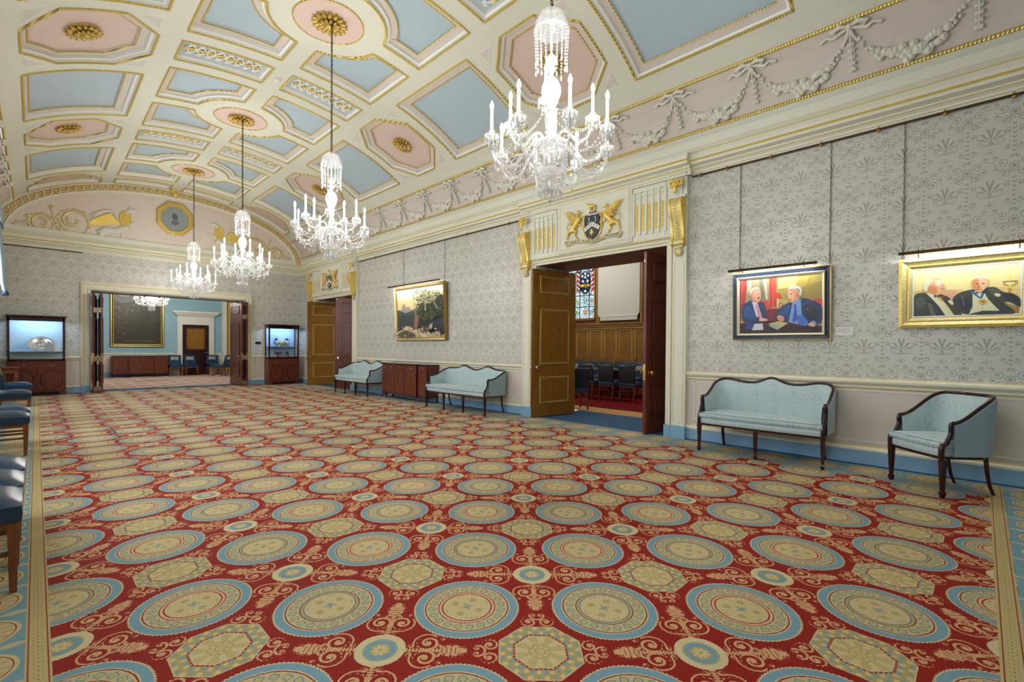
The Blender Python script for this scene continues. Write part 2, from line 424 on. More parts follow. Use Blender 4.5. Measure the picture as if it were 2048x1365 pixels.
# great roundels
tooth = ab(frac(th*(84/(2*PI)))-.5)*.014
b_in = lt(r+tooth, .273, K)
bc = mixc(CRM, BLUE, lt(r+tooth*.6, .264, K))
bc = mixc(bc, CRM, lt(r, .222, K)); bc = mixc(bc, DRED, lt(r+tooth*.2, .216, K)); bc = mixc(bc, CRM, lt(r, .209, K))
ft = (frac(th*(20/(2*PI)))-.5)*.056; fr = r-.178; fl = hyp(ft, fr)
flw = mixc(mixc(CRM, SAGE, .35), lin((84, 128, 158)), band(fl+ssin(at2(fr, ft)*4.)*.003, .013, .021, K)*.8)
flw = mixc(flw, lin((196, 176, 92)), lt(fl, .009, K)); flw = mixc(flw, OLV, band(fl, .021, .024, K)*.7)
bc = mixc(bc, flw, lt(r, .206, K))
bc = mixc(bc, DRED, lt(r, .148, K)); alt = lt(.5, par, 50.)
bc = mixc(bc, mixc(lin((228, 178, 140)), SAGE, alt), lt(r, .143, K))
bc = mixc(bc, mixc(DRED, BLUE, alt*.6), lt(r, .130, K)); bc = mixc(bc, CRM, lt(r+ssin(th*40.)*.0012, .123, K))
spoke = lt(.75, ssin(th*24.), 5.)*.5; leafy = lt(.35, ssin(th*4.)*ssin(r*60.+.6), 4.)
bc = mixc(bc, lin((164, 138, 78)), lt(r, .112, K)*mx(spoke, leafy*.6)); bc = mixc(bc, BLUE, lt(r, ab(ssin(th*2.))*.016+.006, K))
col = mixc(col, bc, b_in)
# margins outside the border strips: rows of half-roundels on sky blue
def margin(t, s):
    tt = t*(1/.36); lt_ = (tt-rnd(tt))*.36; q = hyp(lt_, (s-.20)*1.0); ang = at2(s-.2, lt_)
    c = mixc(lin((124, 166, 176)), CRM, lt(ab(ab(lt_)-.18)+ssin(s*60.)*.006, .018, K)*.9)
    c = mixc(c, CRM, lt(q, .15, K)); c = mixc(c, DRED, band(q, .128, .134, K)); c = mixc(c, SAGE, band(q, .085, .125, K)*lt(0., ssin(ang*14.), 4.)*.6)
    c = mixc(c, DRED, band(q, .062, .070, K)); c = mixc(c, BLUE, lt(q, .02, K))
    return c
leftm = lt(X_, -.036, 1500.); col = mixc(col, margin(Y_, X_*-1.), leftm)
nearm = lt(Y_, -.165, 1500.); col = mixc(col, margin(X_, Y_*-1.-.16), nearm)
def strip(dist, along):      # dist measured from strip centre
    c = mixc(OLV, CRM, .55)
    dash = lt(.5, ssin(along*170.), 4.)
    c = mixc(c, lin((120, 96, 60)), mx(lt(ab(dist), .0022, 2000.)*dash, lt(ab(ab(dist)-.014), .0018, 2000.)*lt(.4, ssin(along*170.+1.5), 4.)*.6))
    c = mixc(c, DRED, band(ab(dist)+ssin(along*300.)*.001, .0285, .0335, 1500.))
    return c
dl = X_-.004; col = mixc(col, strip(dl, Y_), lt(ab(dl), .0415, 1500.))
dn = Y_+.118; col = mixc(col, strip(dn, X_), lt(ab(dn), .045, 1500.)*lt(-.036, X_, 900.))
pile = noise(260., 2)
col = mixc(col, mixc(col, lin((90, 70, 50)), .25), pile)
M['carpet'] = finish(m, col, .75, spec=.2, bump=pile, bstr=.35, bdist=.004)
# carpets of the rooms beyond
m = begin('red_chamber_carpet'); X_, Y_, Z_ = pos()
n = noise(14., 3); bo = lt(X_, 8.97, 200.)
c = mixc(lin((118, 8, 20)), lin((88, 5, 14)), n)
c = mixc(c, mixc(lin((206, 170, 110)), lin((150, 90, 60)), lt(.1, ssin(Y_*40.)*ssin(X_*60.), 4.)), bo)
M['redcarpet'] = finish(m, c, .95, spec=.1)

# ------------------------------------------------------------------ structure: floors and walls
fl_ = MB(); fl_.quad((XL, YB, 0), (XR, YB, 0), (XR, YF, 0), (XL, YF, 0)); struct(fl_.build('floor', M['carpet'], smooth=0))
fb = MB()
for (yc) in (4.78, 15.02): fb.quad((XR, yc-1.4, 0), (8.30, yc-1.4, 0), (8.30, yc+1.4, 0), (XR, yc+1.4, 0))
fb.quad((.9, YF, 0), (5.25, YF, 0), (5.25, 18.53, 0), (.9, 18.53, 0))
struct(fb.build('floor_thresholds', M['bluecarpet'], smooth=0))
fc = MB(); fc.quad((8.3, -1, 0), (14.2, -1, 0), (14.2, 18.4, 0), (8.3, 18.4, 0)); struct(fc.build('floor_chamber', M['redcarpet'], smooth=0))
m = begin('pale_patterned_carpet'); X_, Y_, Z_ = pos()
u_ = (X_-1.575)*(1/.5); v_ = (Y_-1.879)*(1/.507); a_ = (u_+v_)*.5; b_ = (u_-v_)*.5
fa = (a_-rnd(a_))*.71; fb2 = (b_-rnd(b_))*.71; r = hyp(fa, fb2)
c = mixc(lin((168, 92, 84)), lin((192, 180, 164)), lt(r, .335, 60.)); c = mixc(c, lin((172, 120, 108)), band(r, .14, .16, 200.))
M['palecarpet'] = finish(m, c, .95)
fd = MB(); fd.quad((-2.2, 18.53, 0), (7.6, 18.53, 0), (7.6, 25.3, 0), (-2.2, 25.3, 0)); struct(fd.build('floor_blue_room', M['palecarpet'], smooth=0))

DZ, RAILZ, TOPZ = .93, 1.0, 4.5
def wallseg(mb, x0, x1, y0, y1, z0=0, z1=TOPZ):
    if z0 < DZ:
        mb.box(x0, x1, y0, y1, z0, DZ, 1); mb.box(x0, x1, y0, y1, DZ, z1, 0)
    else: mb.box(x0, x1, y0, y1, z0, z1, 0)
WT = 7.85
DC = (4.78, 15.02); HW = 1.345; DH = 2.95
wr = MB(); ys = [YB]
for yc in DC:
    wallseg(wr, XR, WT, ys[-1], yc-HW); wr.box(XR, WT, yc-HW, yc+HW, DH, TOPZ, 2); ys.append(yc+HW)
wallseg(wr, XR, WT, ys[-1], 18.4)
struct(wr.build('wall_right', [M['damask'], M['dado'], M['cream']], smooth=0))
wf = MB(); OX0, OX1, OH = 1.08, 5.05, 2.88
wallseg(wf, XL-.3, OX0, YF, 18.53, 0, 4.1); wf.box(OX0, OX1, YF, 18.53, OH, 4.1, 0); wallseg(wf, OX1, XR, YF, 18.53, 0, 4.1)
wf.box(XL-.3, XR+.2, YF, YF+.3, 4.1, 6.4, 2)
struct(wf.build('wall_far', [M['damask'], M['dado'], M['tymp']], smooth=0))
# left wall with four tall windows (daylight), back wall
wl = MB(); WY = [1.0, 5.2, 9.4, 14.0]; WW = .75; y = YB
for wy in WY:
    wallseg(wl, XL-.3, XL, y, wy-WW); wallseg(wl, XL-.3, XL, wy-WW, wy+WW, 0, DZ+.07)
    wl.box(XL-.3, XL, wy-WW, wy+WW, 3.6, TOPZ, 0); y = wy+WW
wallseg(wl, XL-.3, XL, y, YF)
struct(wl.build('wall_left', [M['damask'], M['dado']], smooth=0))
wb = MB(); wallseg(wb, XL-.3, XR+.2, YB-.3, YB); wb.box(XL-.3, XR+.2, YB-.3, YB, TOPZ, 6.4, 2)
struct(wb.build('wall_back', [M['damask'], M['dado'], M['pink']], smooth=0))
m = begin('netted_window_pane'); X_, Y_, Z_ = objpos()
e_ = NT.nodes.new('ShaderNodeEmission'); o_ = NT.nodes.new('ShaderNodeOutputMaterial'); e_.inputs[0].default_value = (.76, .88, 1, 1)
e_.inputs[1].default_value = WINDOW_GLOW; NT.links.new(e_.outputs[0], o_.inputs[0]); M['pane'] = m
for i, wy in enumerate(WY):
    w = MB(); x = XL-.12
    for yy in (-WW, -.25, .25, WW): w.box(x-.03, x+.03, wy+yy-.03, wy+yy+.03, DZ+.07, 3.6)
    for zz in (1.03, 1.7, 2.3, 2.9, 3.57): w.box(x-.025, x+.025, wy-WW, wy+WW, zz-.02, zz+.02)
    fr = struct(w.build('window_%d' % (i+1), M['white'], bevel=.004))
    p = MB(); p.quad((x-.04, wy-WW, DZ+.07), (x-.04, wy+WW, DZ+.07), (x-.04, wy+WW, 3.6), (x-.04, wy-WW, 3.6)); p.build('pane', M['pane'], fr, smooth=0, fixn=False)

# ------------------------------------------------------------------ mouldings run along walls
def run(mb, prof, wall, a, b, mats=None, endcap=True):
    """prof: (proud, z, material of the face that follows). wall: R, F, L, B. a..b along wall; mitre at room corners"""
    def P(s, t, p, z):
        if wall == 'R': return (XR-p, t, z)
        if wall == 'L': return (XL+p, t, z)
        if wall == 'F': return (t, YF-p, z)
        return (t, YB+p, z)
    lo, hi = {'R': (YB, YF), 'L': (YB, YF), 'F': (XL, XR), 'B': (XL, XR)}[wall]
    def tt(t, p):
        if abs(t-lo) < 1e-6: return t+p
        if abs(t-hi) < 1e-6: return t-p
        return t
    for i in range(len(prof)-1):
        p0, z0, mi = prof[i]; p1, z1, _ = prof[i+1]
        mb.quad(P(0, tt(a, p0), p0, z0), P(0, tt(b, p0), p0, z0), P(0, tt(b, p1), p1, z1), P(0, tt(a, p1), p1, z1), mi)
    if endcap:
        for t in (a, b):
            if abs(t-lo) > 1e-6 and abs(t-hi) > 1e-6:
                mb.add([P(0, t, p, z) for p, z, _ in prof]+[P(0, t, -.01, prof[-1][1]), P(0, t, -.01, prof[0][1])], [tuple(range(len(prof)+2))], 0)
CORN = [(0, 3.90, 0), (.025, 3.90, 0), (.025, 3.93, 1), (.032, 3.935, 0), (.032, 3.965, 0), (.06, 3.985, 1), (.066, 3.993, 0), (.066, 4.015, 0), (.15, 4.03, 0), (.15, 4.062, 0),
        (.158, 4.066, 1), (.172, 4.08, 1), (.158, 4.094, 0), (.158, 4.13, 0), (.135, 4.19, 1), (.128, 4.205, 0), (.06, 4.30, 0), (.045, 4.42, 0)]
cm = [M['white'], M['goldflat']]
c = MB()
for w in 'RFLB': run(c, CORN, w, *{'R': (YB, YF), 'L': (YB, YF), 'F': (XL, XR), 'B': (XL, XR)}[w])
for yc in DC:   # break forward over the doorcases
    run(c, [(p+.11, z-(.0 if i < 14 else 0), mi) for i, (p, z, mi) in enumerate(CORN[:15])]+[(.0, 4.235, 0)], 'R', yc-1.74, yc+1.62)
struct(c.build('trim_1', [M['cream'], M['goldflat']], smooth=30, fixn=False))
DADO = [(0, .90, 0), (.012, .90, 1), (.016, .912, 0), (.016, .93, 0), (.03, .945, 0), (.04, .955, 1), (.045, .962, 0), (.05, .975, 0), (.05, .995, 0), (.03, 1.005, 1), (.02, 1.012, 0), (0, 1.014, 0)]
BASE = [(.055, .001, 3), (.055, .012, 3), (.03, .014, 1), (.03, .014, 1), (.03, .165, 0), (.035, .17, 0), (.035, .19, 0), (.012, .21, 2), (.006, .222, 0), (0, .222, 0)]
SEGS = [('R', YB, DC[0]-1.66), ('R', DC[0]+1.55, DC[1]-1.66), ('R', DC[1]+1.55, YF), ('F', XL, .87), ('F', 5.21, XR), ('L', YB, YF), ('B', XL, XR)]
names = {'R': 'right', 'F': 'far', 'L': 'left', 'B': 'back'}
for w in 'RFLB':
    d = MB(); b = MB()
    for s in SEGS:
        if s[0] == w:
            if w == 'L':
                run(b, BASE, *s)
                yy = YB
                for wy in WY: run(d, DADO, 'L', yy, wy-WW-.05); yy = wy+WW+.05
                run(d, DADO, 'L', yy, YF)
            else: run(d, DADO, *s); run(b, BASE, *s)
    struct(d.build('trim_dado_'+names[w], [M['cream'], M['goldflat']], smooth=30, fixn=False))
    struct(b.build('baseboard_'+names[w], [M['cream'], M['bluebase'], M['goldflat'], M['bluecarpet']], smooth=30, fixn=False))
# dado panel mouldings
dp = MB()
def rectmould(mb, wall, a, b, z0, z1, pr=.008, wd=.012, mi=0):
    for (s, t, u, v) in ((a, b, z0, z0+wd), (a, b, z1-wd, z1), (a, a+wd, z0, z1), (b-wd, b, z0, z1)):
        if wall == 'R': mb.box(XR-pr, XR, s, t, u, v, mi)
        else: mb.box(s, t, YF-pr, YF, u, v, mi)
rectmould(dp, 'R', -3.6, 3.0, .27, .875); rectmould(dp, 'R', 6.45, 13.2, .27, .875); rectmould(dp, 'R', 16.75, 17.6, .27, .875)
rectmould(dp, 'F', -.6, .80, .27, .875); rectmould(dp, 'F', 5.3, 6.7, .27, .875)
struct(dp.build('trim_dado_panels', M['cream']))
# ------------------------------------------------------------------ coffered barrel vault
_t = np.linspace(-PI/2, PI/2, 4001); _d = np.sqrt((EA*np.cos(_t))**2+(EB*np.sin(_t))**2)
_s = np.concatenate([[0], np.cumsum((_d[1:]+_d[:-1])/2*np.diff(_t))]); _s -= _s[2000]
SMAX = float(_s[-1])
def cmap(s, y, dep=0):
    t = float(np.interp(s, _s, _t)); return (XC+(EA+dep)*sin(t), y, EZ+(EB+dep)*cos(t))
def dense(poly, step=.14):
    out = []
    for i in range(len(poly)):
        a, b = poly[i], poly[(i+1) % len(poly)]; L = math.hypot(b[0]-a[0], b[1]-a[1]); n = max(1, int(math.ceil(L/step)))
        for k in range(n): out.append((a[0]+(b[0]-a[0])*k/n, a[1]+(b[1]-a[1])*k/n))
    return out
def ccw(poly):
    A = sum(poly[i][0]*poly[(i+1) % len(poly)][1]-poly[(i+1) % len(poly)][0]*poly[i][1] for i in range(len(poly)))
    return poly if A > 0 else poly[::-1]
def inset(poly, d):
    out = []; n = len(poly)
    for i in range(n):
        p0, p1, p2 = poly[i-1], poly[i], poly[(i+1) % n]
        e1 = (p1[0]-p0[0], p1[1]-p0[1]); e2 = (p2[0]-p1[0], p2[1]-p1[1])
        l1 = math.hypot(*e1) or 1; l2 = math.hypot(*e2) or 1
        n1 = (-e1[1]/l1, e1[0]/l1); n2 = (-e2[1]/l2, e2[0]/l2)
        k = 1+n1[0]*n2[0]+n1[1]*n2[1]; k = max(k, .3)
        out.append((p1[0]+(n1[0]+n2[0])/k*d, p1[1]+(n1[1]+n2[1])/k*d))
    return out
CEIL = MB()   # materials: 0 cream,1 pink,2 sky blue,3 white,4 rope,5 gold line,6 rose
CM = [M['ceilcream'], M['pink'], M['skyblue'], M['white'], M['rope'], M['goldflat'], M['pinkd']]
def loops(A, B, mi, da, db, s=CEIL):
    n = len(A); s.add([cmap(p[0], p[1], da) for p in A]+[cmap(p[0], p[1], db) for p in B], [(i, (i+1) % n, n+(i+1) % n, n+i) for i in range(n)], mi)
def coffer(poly, cell, c, kind='blue'):
    keys = ccw(poly); nk = len(keys); x0, x1, y0, y1 = cell
    ang = lambda p: math.atan2(p[1]-c[1], p[0]-c[0])
    fr = []
    for i in range(nk):
        a, b = keys[i], keys[(i+1) % nk]; L = math.hypot(b[0]-a[0], b[1]-a[1]); n = max(1, int(math.ceil(L/.14))); f = [k/n for k in range(n)]
        for q in ((x0, y0), (x1, y0), (x1, y1), (x0, y1)):      # a vertex towards every cell corner
            aq = ang(q); da = (aq-ang(a)+PI) % (2*PI)-PI; db = (aq-ang(b)+PI) % (2*PI)-PI
            if da > 1e-4 and db < -1e-4 and da-db < PI:
                dx, dy = cos(aq), sin(aq); ex, ey = b[0]-a[0], b[1]-a[1]; den = dx*ey-dy*ex
                t = ((a[0]-c[0])*ey-(a[1]-c[1])*ex)/den; px_, py_ = c[0]+dx*t, c[1]+dy*t
                f.append(math.hypot(px_-a[0], py_-a[1])/L)
        fr.append(sorted(f))
    def samp(K_):
        return [(K_[i][0]+(K_[(i+1) % nk][0]-K_[i][0])*f, K_[i][1]+(K_[(i+1) % nk][1]-K_[i][1])*f) for i in range(nk) for f in fr[i]]
    poly = samp(keys); outer = []
    for p in poly:
        dx, dy = p[0]-c[0], p[1]-c[1]; t = 1e9
        if dx > 1e-9: t = min(t, (x1-c[0])/dx)
        if dx < -1e-9: t = min(t, (x0-c[0])/dx)
        if dy > 1e-9: t = min(t, (y1-c[1])/dy)
        if dy < -1e-9: t = min(t, (y0-c[1])/dy)
        outer.append((c[0]+dx*t, c[1]+dy*t))
    mid = [((a[0]+b[0])/2, (a[1]+b[1])/2) for a, b in zip(poly, outer)]
    loops(outer, mid, 0, 0, 0); loops(mid, poly, 0, 0, 0)
    if kind == 'strip': prof = [(.03, .0, 0), (.035, .03, 3), (.065, .045, 3), (.07, .075, 3), (.085, .078, 1)]
    else: prof = [(.032, .0, 0), (.036, .03, 3), (.068, .042, 3), (.074, .085, 3), (.172, .088, 1), (.176, .112, 3)]
    last, ld = poly, 0
    for d, dep, mi in prof:
        nx = samp(inset(keys, d)); loops(last, nx, mi, ld, dep); last, ld = nx, dep
    fill = {'blue': 2, 'oct': 6, 'strip': 2}[kind]
    cen = (sum(p[0] for p in last)/len(last), sum(p[1] for p in last)/len(last))
    if kind == 'blue': cen = c
    cur = last
    for k in range(1, 5):
        f = 1-k/5; nx = [(cen[0]+(p[0]-cen[0])*f, cen[1]+(p[1]-cen[1])*f) for p in last]; loops(cur, nx, fill, ld, ld); cur = nx
    n = len(cur); CEIL.add([cmap(p[0], p[1], ld) for p in cur]+[cmap(cen[0], cen[1], ld)], [(i, (i+1) % n, n) for i in range(n)], fill)
    CEIL.tube([cmap(p[0], p[1], -.004) for p in samp(inset(keys, .010))], .019, 6, 4, closed=True)
    if kind != 'strip': CEIL.tube([cmap(p[0], p[1], .086) for p in samp(inset(keys, .172))], .011, 5, 4, closed=True)
def flat_cell(x0, x1, y0, y1, mi=0, dep=0):
    n = max(1, int((x1-x0)/.14)); m_ = max(1, int((y1-y0)/1.2))
    for i in range(n):
        a, b = x0+(x1-x0)*i/n, x0+(x1-x0)*(i+1)/n
        CEIL.quad(cmap(a, y0, dep), cmap(b, y0, dep), cmap(b, y1, dep), cmap(a, y1, dep), mi)
RC = .80
def clipY(poly, ymax):
    out = []
    for i in range(len(poly)):
        a, b = poly[i], poly[(i+1) % len(poly)]; ia, ib = a[1] <= ymax, b[1] <= ymax
        if ia: out.append(a)
        if ia != ib: t = (ymax-a[1])/(b[1]-a[1]); out.append((a[0]+(b[0]-a[0])*t, ymax))
    return out
YEND = 17.66
strips = []
for k in range(-1, 4):
    yc = BAY0+BAYP*k
    for sx in (1, -1):
        for sy in (1, -1):
            a0 = math.asin(.145/RC); arc = [(RC*sin(PI/2-a0-(PI/2-2*a0)*i/9), RC*cos(PI/2-a0-(PI/2-2*a0)*i/9)) for i in range(10)]
            P = [(.145, 1.475), (1.475, 1.475), (1.475, .145)]+arc
            coffer([(sx*p[0], yc+sy*p[1]) for p in P], (min(0, sx*1.62), max(0, sx*1.62), min(yc, yc+sy*1.62), max(yc, yc+sy*1.62)), (sx*1.08, yc+sy*1.08))
        # strip between bays
        ys_ = yc+2.11; e1 = min(ys_+.49, YEND); e2 = min(ys_+.335, YEND-.035)
        coffer([(sx*.145, ys_-.335), (sx*1.475, ys_-.335), (sx*1.475, e2), (sx*.145, e2)], (min(0, sx*1.62), max(0, sx*1.62), ys_-.49, e1), (sx*.81, (ys_-.335+e2)/2), 'strip')
        strips.append((sx, ys_, e2-ys_+.335))
        # side rectangle
        cl = (min(sx*1.62, sx*3.5), max(sx*1.62, sx*3.5))
        coffer([(sx*1.765, yc-1.03), (sx*3.335, yc-1.03), (sx*3.335, yc+1.03), (sx*1.765, yc+1.03)], cl+(yc-1.165, yc+1.165), (sx*2.55, yc))
        yo = yc+2.11
        oc = [(1.765, -.33), (1.765, .33), (2.19, .82), (2.91, .82), (3.335, .33), (3.335, -.33), (2.91, -.82), (2.19, -.82)]
        poly = ccw([(sx*p[0], yo+p[1]) for p in oc]); yt = min(yo+.945, YEND)
        if yo+.9 > YEND: poly = clipY(poly, YEND-.05)
        coffer(poly, cl+(yc+1.165, yt), (sx*2.55, yo-.05 if yt == YEND else yo), 'oct')
        for ex in (-1, 1):       # small sunk triangles in the corners of the octagon bays
            for ey in (-1, 1):
                T3 = [(sx*(2.55+ex*.74), yo+ey*.80), (sx*(2.55+ex*.74), yo+ey*.56), (sx*(2.55+ex*.53), yo+ey*.80)]
                if max(t[1] for t in T3) > YEND: continue
                CEIL.add([cmap(p[0], p[1], -.003) for p in T3], [(0, 1, 2)], 1)
                CEIL.tube([cmap(p[0], p[1], -.002) for p in dense(T3, .1)], .006, 4, 3, closed=True)
    for sx in (1, -1):
        pass
y0_, y1_ = BAY0-BAYP-1.62, YEND
for sx in (1, -1):
    def fc_(a, b, mi, dep=0):
        flat_cell(min(sx*a, sx*b), max(sx*a, sx*b), y0_, y1_+.09, mi, dep)
    fc_(3.5, 3.64, 0); fc_(3.68, 4.30, 1, .02); fc_(4.34, SMAX-.06, 0)
    for s_, dd in ((3.66, 1), (4.32, -1)):
        n = int((y1_-y0_)/.5)
        CEIL.tube([cmap(sx*s_, y0_+(y1_-y0_)*i/n, 0) for i in range(n+1)], .024, 6, 4)
    fc_(3.64, 3.68, 3); fc_(4.30, 4.34, 3)
# plain vault behind the camera
flat_cell(-3.5, 3.5, YB, y0_)
ceiling = CEIL.build('ceiling', CM, smooth=30, fixn=False); struct(ceiling)
# pink roundels at the crown of every bay
for k in range(-1, 4):
    yc = BAY0+BAYP*k; g = MB(); n = 40
    for r0, r1, mi in ((0, .25, 0), (.25, .48, 0)):
        g.add([cmap(r0*cos(2*PI*i/n), yc+r0*sin(2*PI*i/n), -.006) for i in range(n)]+[cmap(r1*cos(2*PI*i/n), yc+r1*sin(2*PI*i/n), -.006) for i in range(n)], [(i, (i+1) % n, n+(i+1) % n, n+i) for i in range(n)], mi)
    g.tube([cmap(.485*cos(2*PI*i/n), yc+.485*sin(2*PI*i/n), -.006) for i in range(n)], .012, 5, 1, closed=True)
    struct(g.build('trim_roundel', [M['pinkd'], M['rope']], smooth=30, fixn=False))
# guilloche relief in the strips
for sx, ys_, w in strips:
    g = MB(); full = w > .6; c0 = ys_ if full else ys_-.335+w/2; am = .115 if full else .07
    s0, s1 = .27, 1.35; n = 64
    for sg in (1, -1):
        g.tube([cmap(sx*(s0+(s1-s0)*i/n), c0+sg*am*sin(2*PI*4*i/n+.3), .066) for i in range(n+1)], .017, 5, 0)
        for j in range(8):
            sc_ = s0+(s1-s0)*(j+.5)/8; sy = 1 if j % 2 else -1
            g.tube([cmap(sx*(sc_+.045*(1-i/16)*cos(i*.7)), c0+sg*sy*(am*.95+.03+.045*(1-i/16)*sin(i*.7)) if full else c0+sg*.05, .066) for i in range(15)], .012, 4, 0)
    for j in range(13):
        sc_ = s0+(s1-s0)*(j+.5)/13
        for sg in (1, -1): g.tube([cmap(sx*sc_, c0, .06), cmap(sx*(sc_+.025), c0+sg*.03, .055), cmap(sx*(sc_+.05), c0+sg*.045, .062)], [.010, .022, .006], 5, 1)
    g.tube([cmap(sx*(s0+(s1-s0)*i/20), c0, .064) for i in range(21)], .010, 5, 1)
    struct(g.build('trim_guilloche', [M['white'], M['gold']], smooth=40, fixn=False))
# ---- gilded roses
def rose_mesh(R):
    g = MB(); npet = 16
    for ring, (rr, zz, pr) in enumerate(((.72, .035, .30), (.42, .06, .22))):
        for k in range(npet if ring == 0 else 12):
            a = 2*PI*(k+.5*ring)/(npet if ring == 0 else 12)
            T = Matrix.Rotation(a, 4, 'Z') @ Matrix.Rotation(-.25, 4, 'Y')
            g.ball((R*rr*cos(a), R*rr*sin(a), zz), (R*pr, R*.125 if ring == 0 else R*.1, .028), 8, 6, 0, T)
    g.lathe([(R*.9, 0), (R*.86, .02), (R*.3, .03), (R*.2, .09), (R*.1, .10), (0.001, .085)], n=20)
    return g
def place_on_vault(o, s, y, dep):
    t = float(np.interp(s, _s, _t)); p = Vector(cmap(s, y, dep)); nrm = Vector((-sin(t)*EB, 0, -cos(t)*EA)).normalized()
    z = nrm; x = Vector((0, 1, 0)); yv = z.cross(x)
    o.matrix_world = Matrix(((x.x, yv.x, z.x, p.x), (x.y, yv.y, z.y, p.y), (x.z, yv.z, z.z, p.z), (0, 0, 0, 1)))
r0 = None; cnt = 0
WORDS = ['nearest', 'second', 'third', 'farthest']
for k in range(0, 4):
    g = rose_mesh(.25) if k == 0 else None
    if r0 is None: r0 = tag(g.build('ceiling_rose', M['rosegold']), cat_='ceiling rose', group='gilded ceiling roses above the chandeliers'); o = r0
    else: o = r0.copy(); COL.objects.link(o)
    place_on_vault(o, 0, BAY0+BAYP*k-.02, -.006)
    o['label'] = 'gilded petalled ceiling rose holding the chain of the %s chandelier' % WORDS[k]
r1 = None
for sx, side in ((1, 'right-hand'), (-1, 'left-hand')):
    for k in range(-1, 3):
        if r1 is None: r1 = tag(rose_mesh(.22).build('ceiling_rose', M['rosegold']), cat_='ceiling rose', group='gilded roses in the pink octagons'); o = r1
        else: o = r1.copy(); COL.objects.link(o)
        place_on_vault(o, sx*2.55, BAY0+BAYP*k+2.11, .108)
        w = ['octagon above the armchair', 'octagon behind the nearest chandelier', 'octagon between the second and third chandeliers', 'farthest whole octagon'][k+1] if sx > 0 else ['octagon over the camera side', 'octagon above the near chairs', 'nearest octagon in view', 'second octagon in view towards the far wall'][k+1]
        if (sx < 0 and k < 1): bpy.data.objects.remove(o) if o is not r1 else None; continue
        o['label'] = 'gilded ceiling rose in the %s pink %s' % (side, w)
# ------------------------------------------------------------------ chandeliers (origin on the floor below the rose)
def drop(g, x, y, z, r, h, mi=0):
    g.add([(x, y, z), (x+r, y, z-h*.6), (x, y+r, z-h*.6), (x-r, y, z-h*.6), (x, y-r, z-h*.6), (x, y, z-h)],
          [(0, 1, 2), (0, 2, 3), (0, 3, 4), (0, 4, 1), (5, 2, 1), (5, 3, 2), (5, 4, 3), (5, 1, 4)], mi)
def bead(g, x, y, z, r, mi=0):
    g.add([(x, y, z+r), (x+r, y, z), (x, y+r, z), (x-r, y, z), (x, y-r, z), (x, y, z-r)],
          [(0, 1, 2), (0, 2, 3), (0, 3, 4), (0, 4, 1), (5, 2, 1), (5, 3, 2), (5, 4, 3), (5, 1, 4)], mi)
def swag(g, a, b, sag, n=14, r=.0105):
    n = int(n*1.3)
    for i in range(n+1):
        t = i/n; x = a[0]+(b[0]-a[0])*t; y = a[1]+(b[1]-a[1])*t; z = a[2]+(b[2]-a[2])*t-sag*4*t*(1-t); bead(g, x, y, z, r)
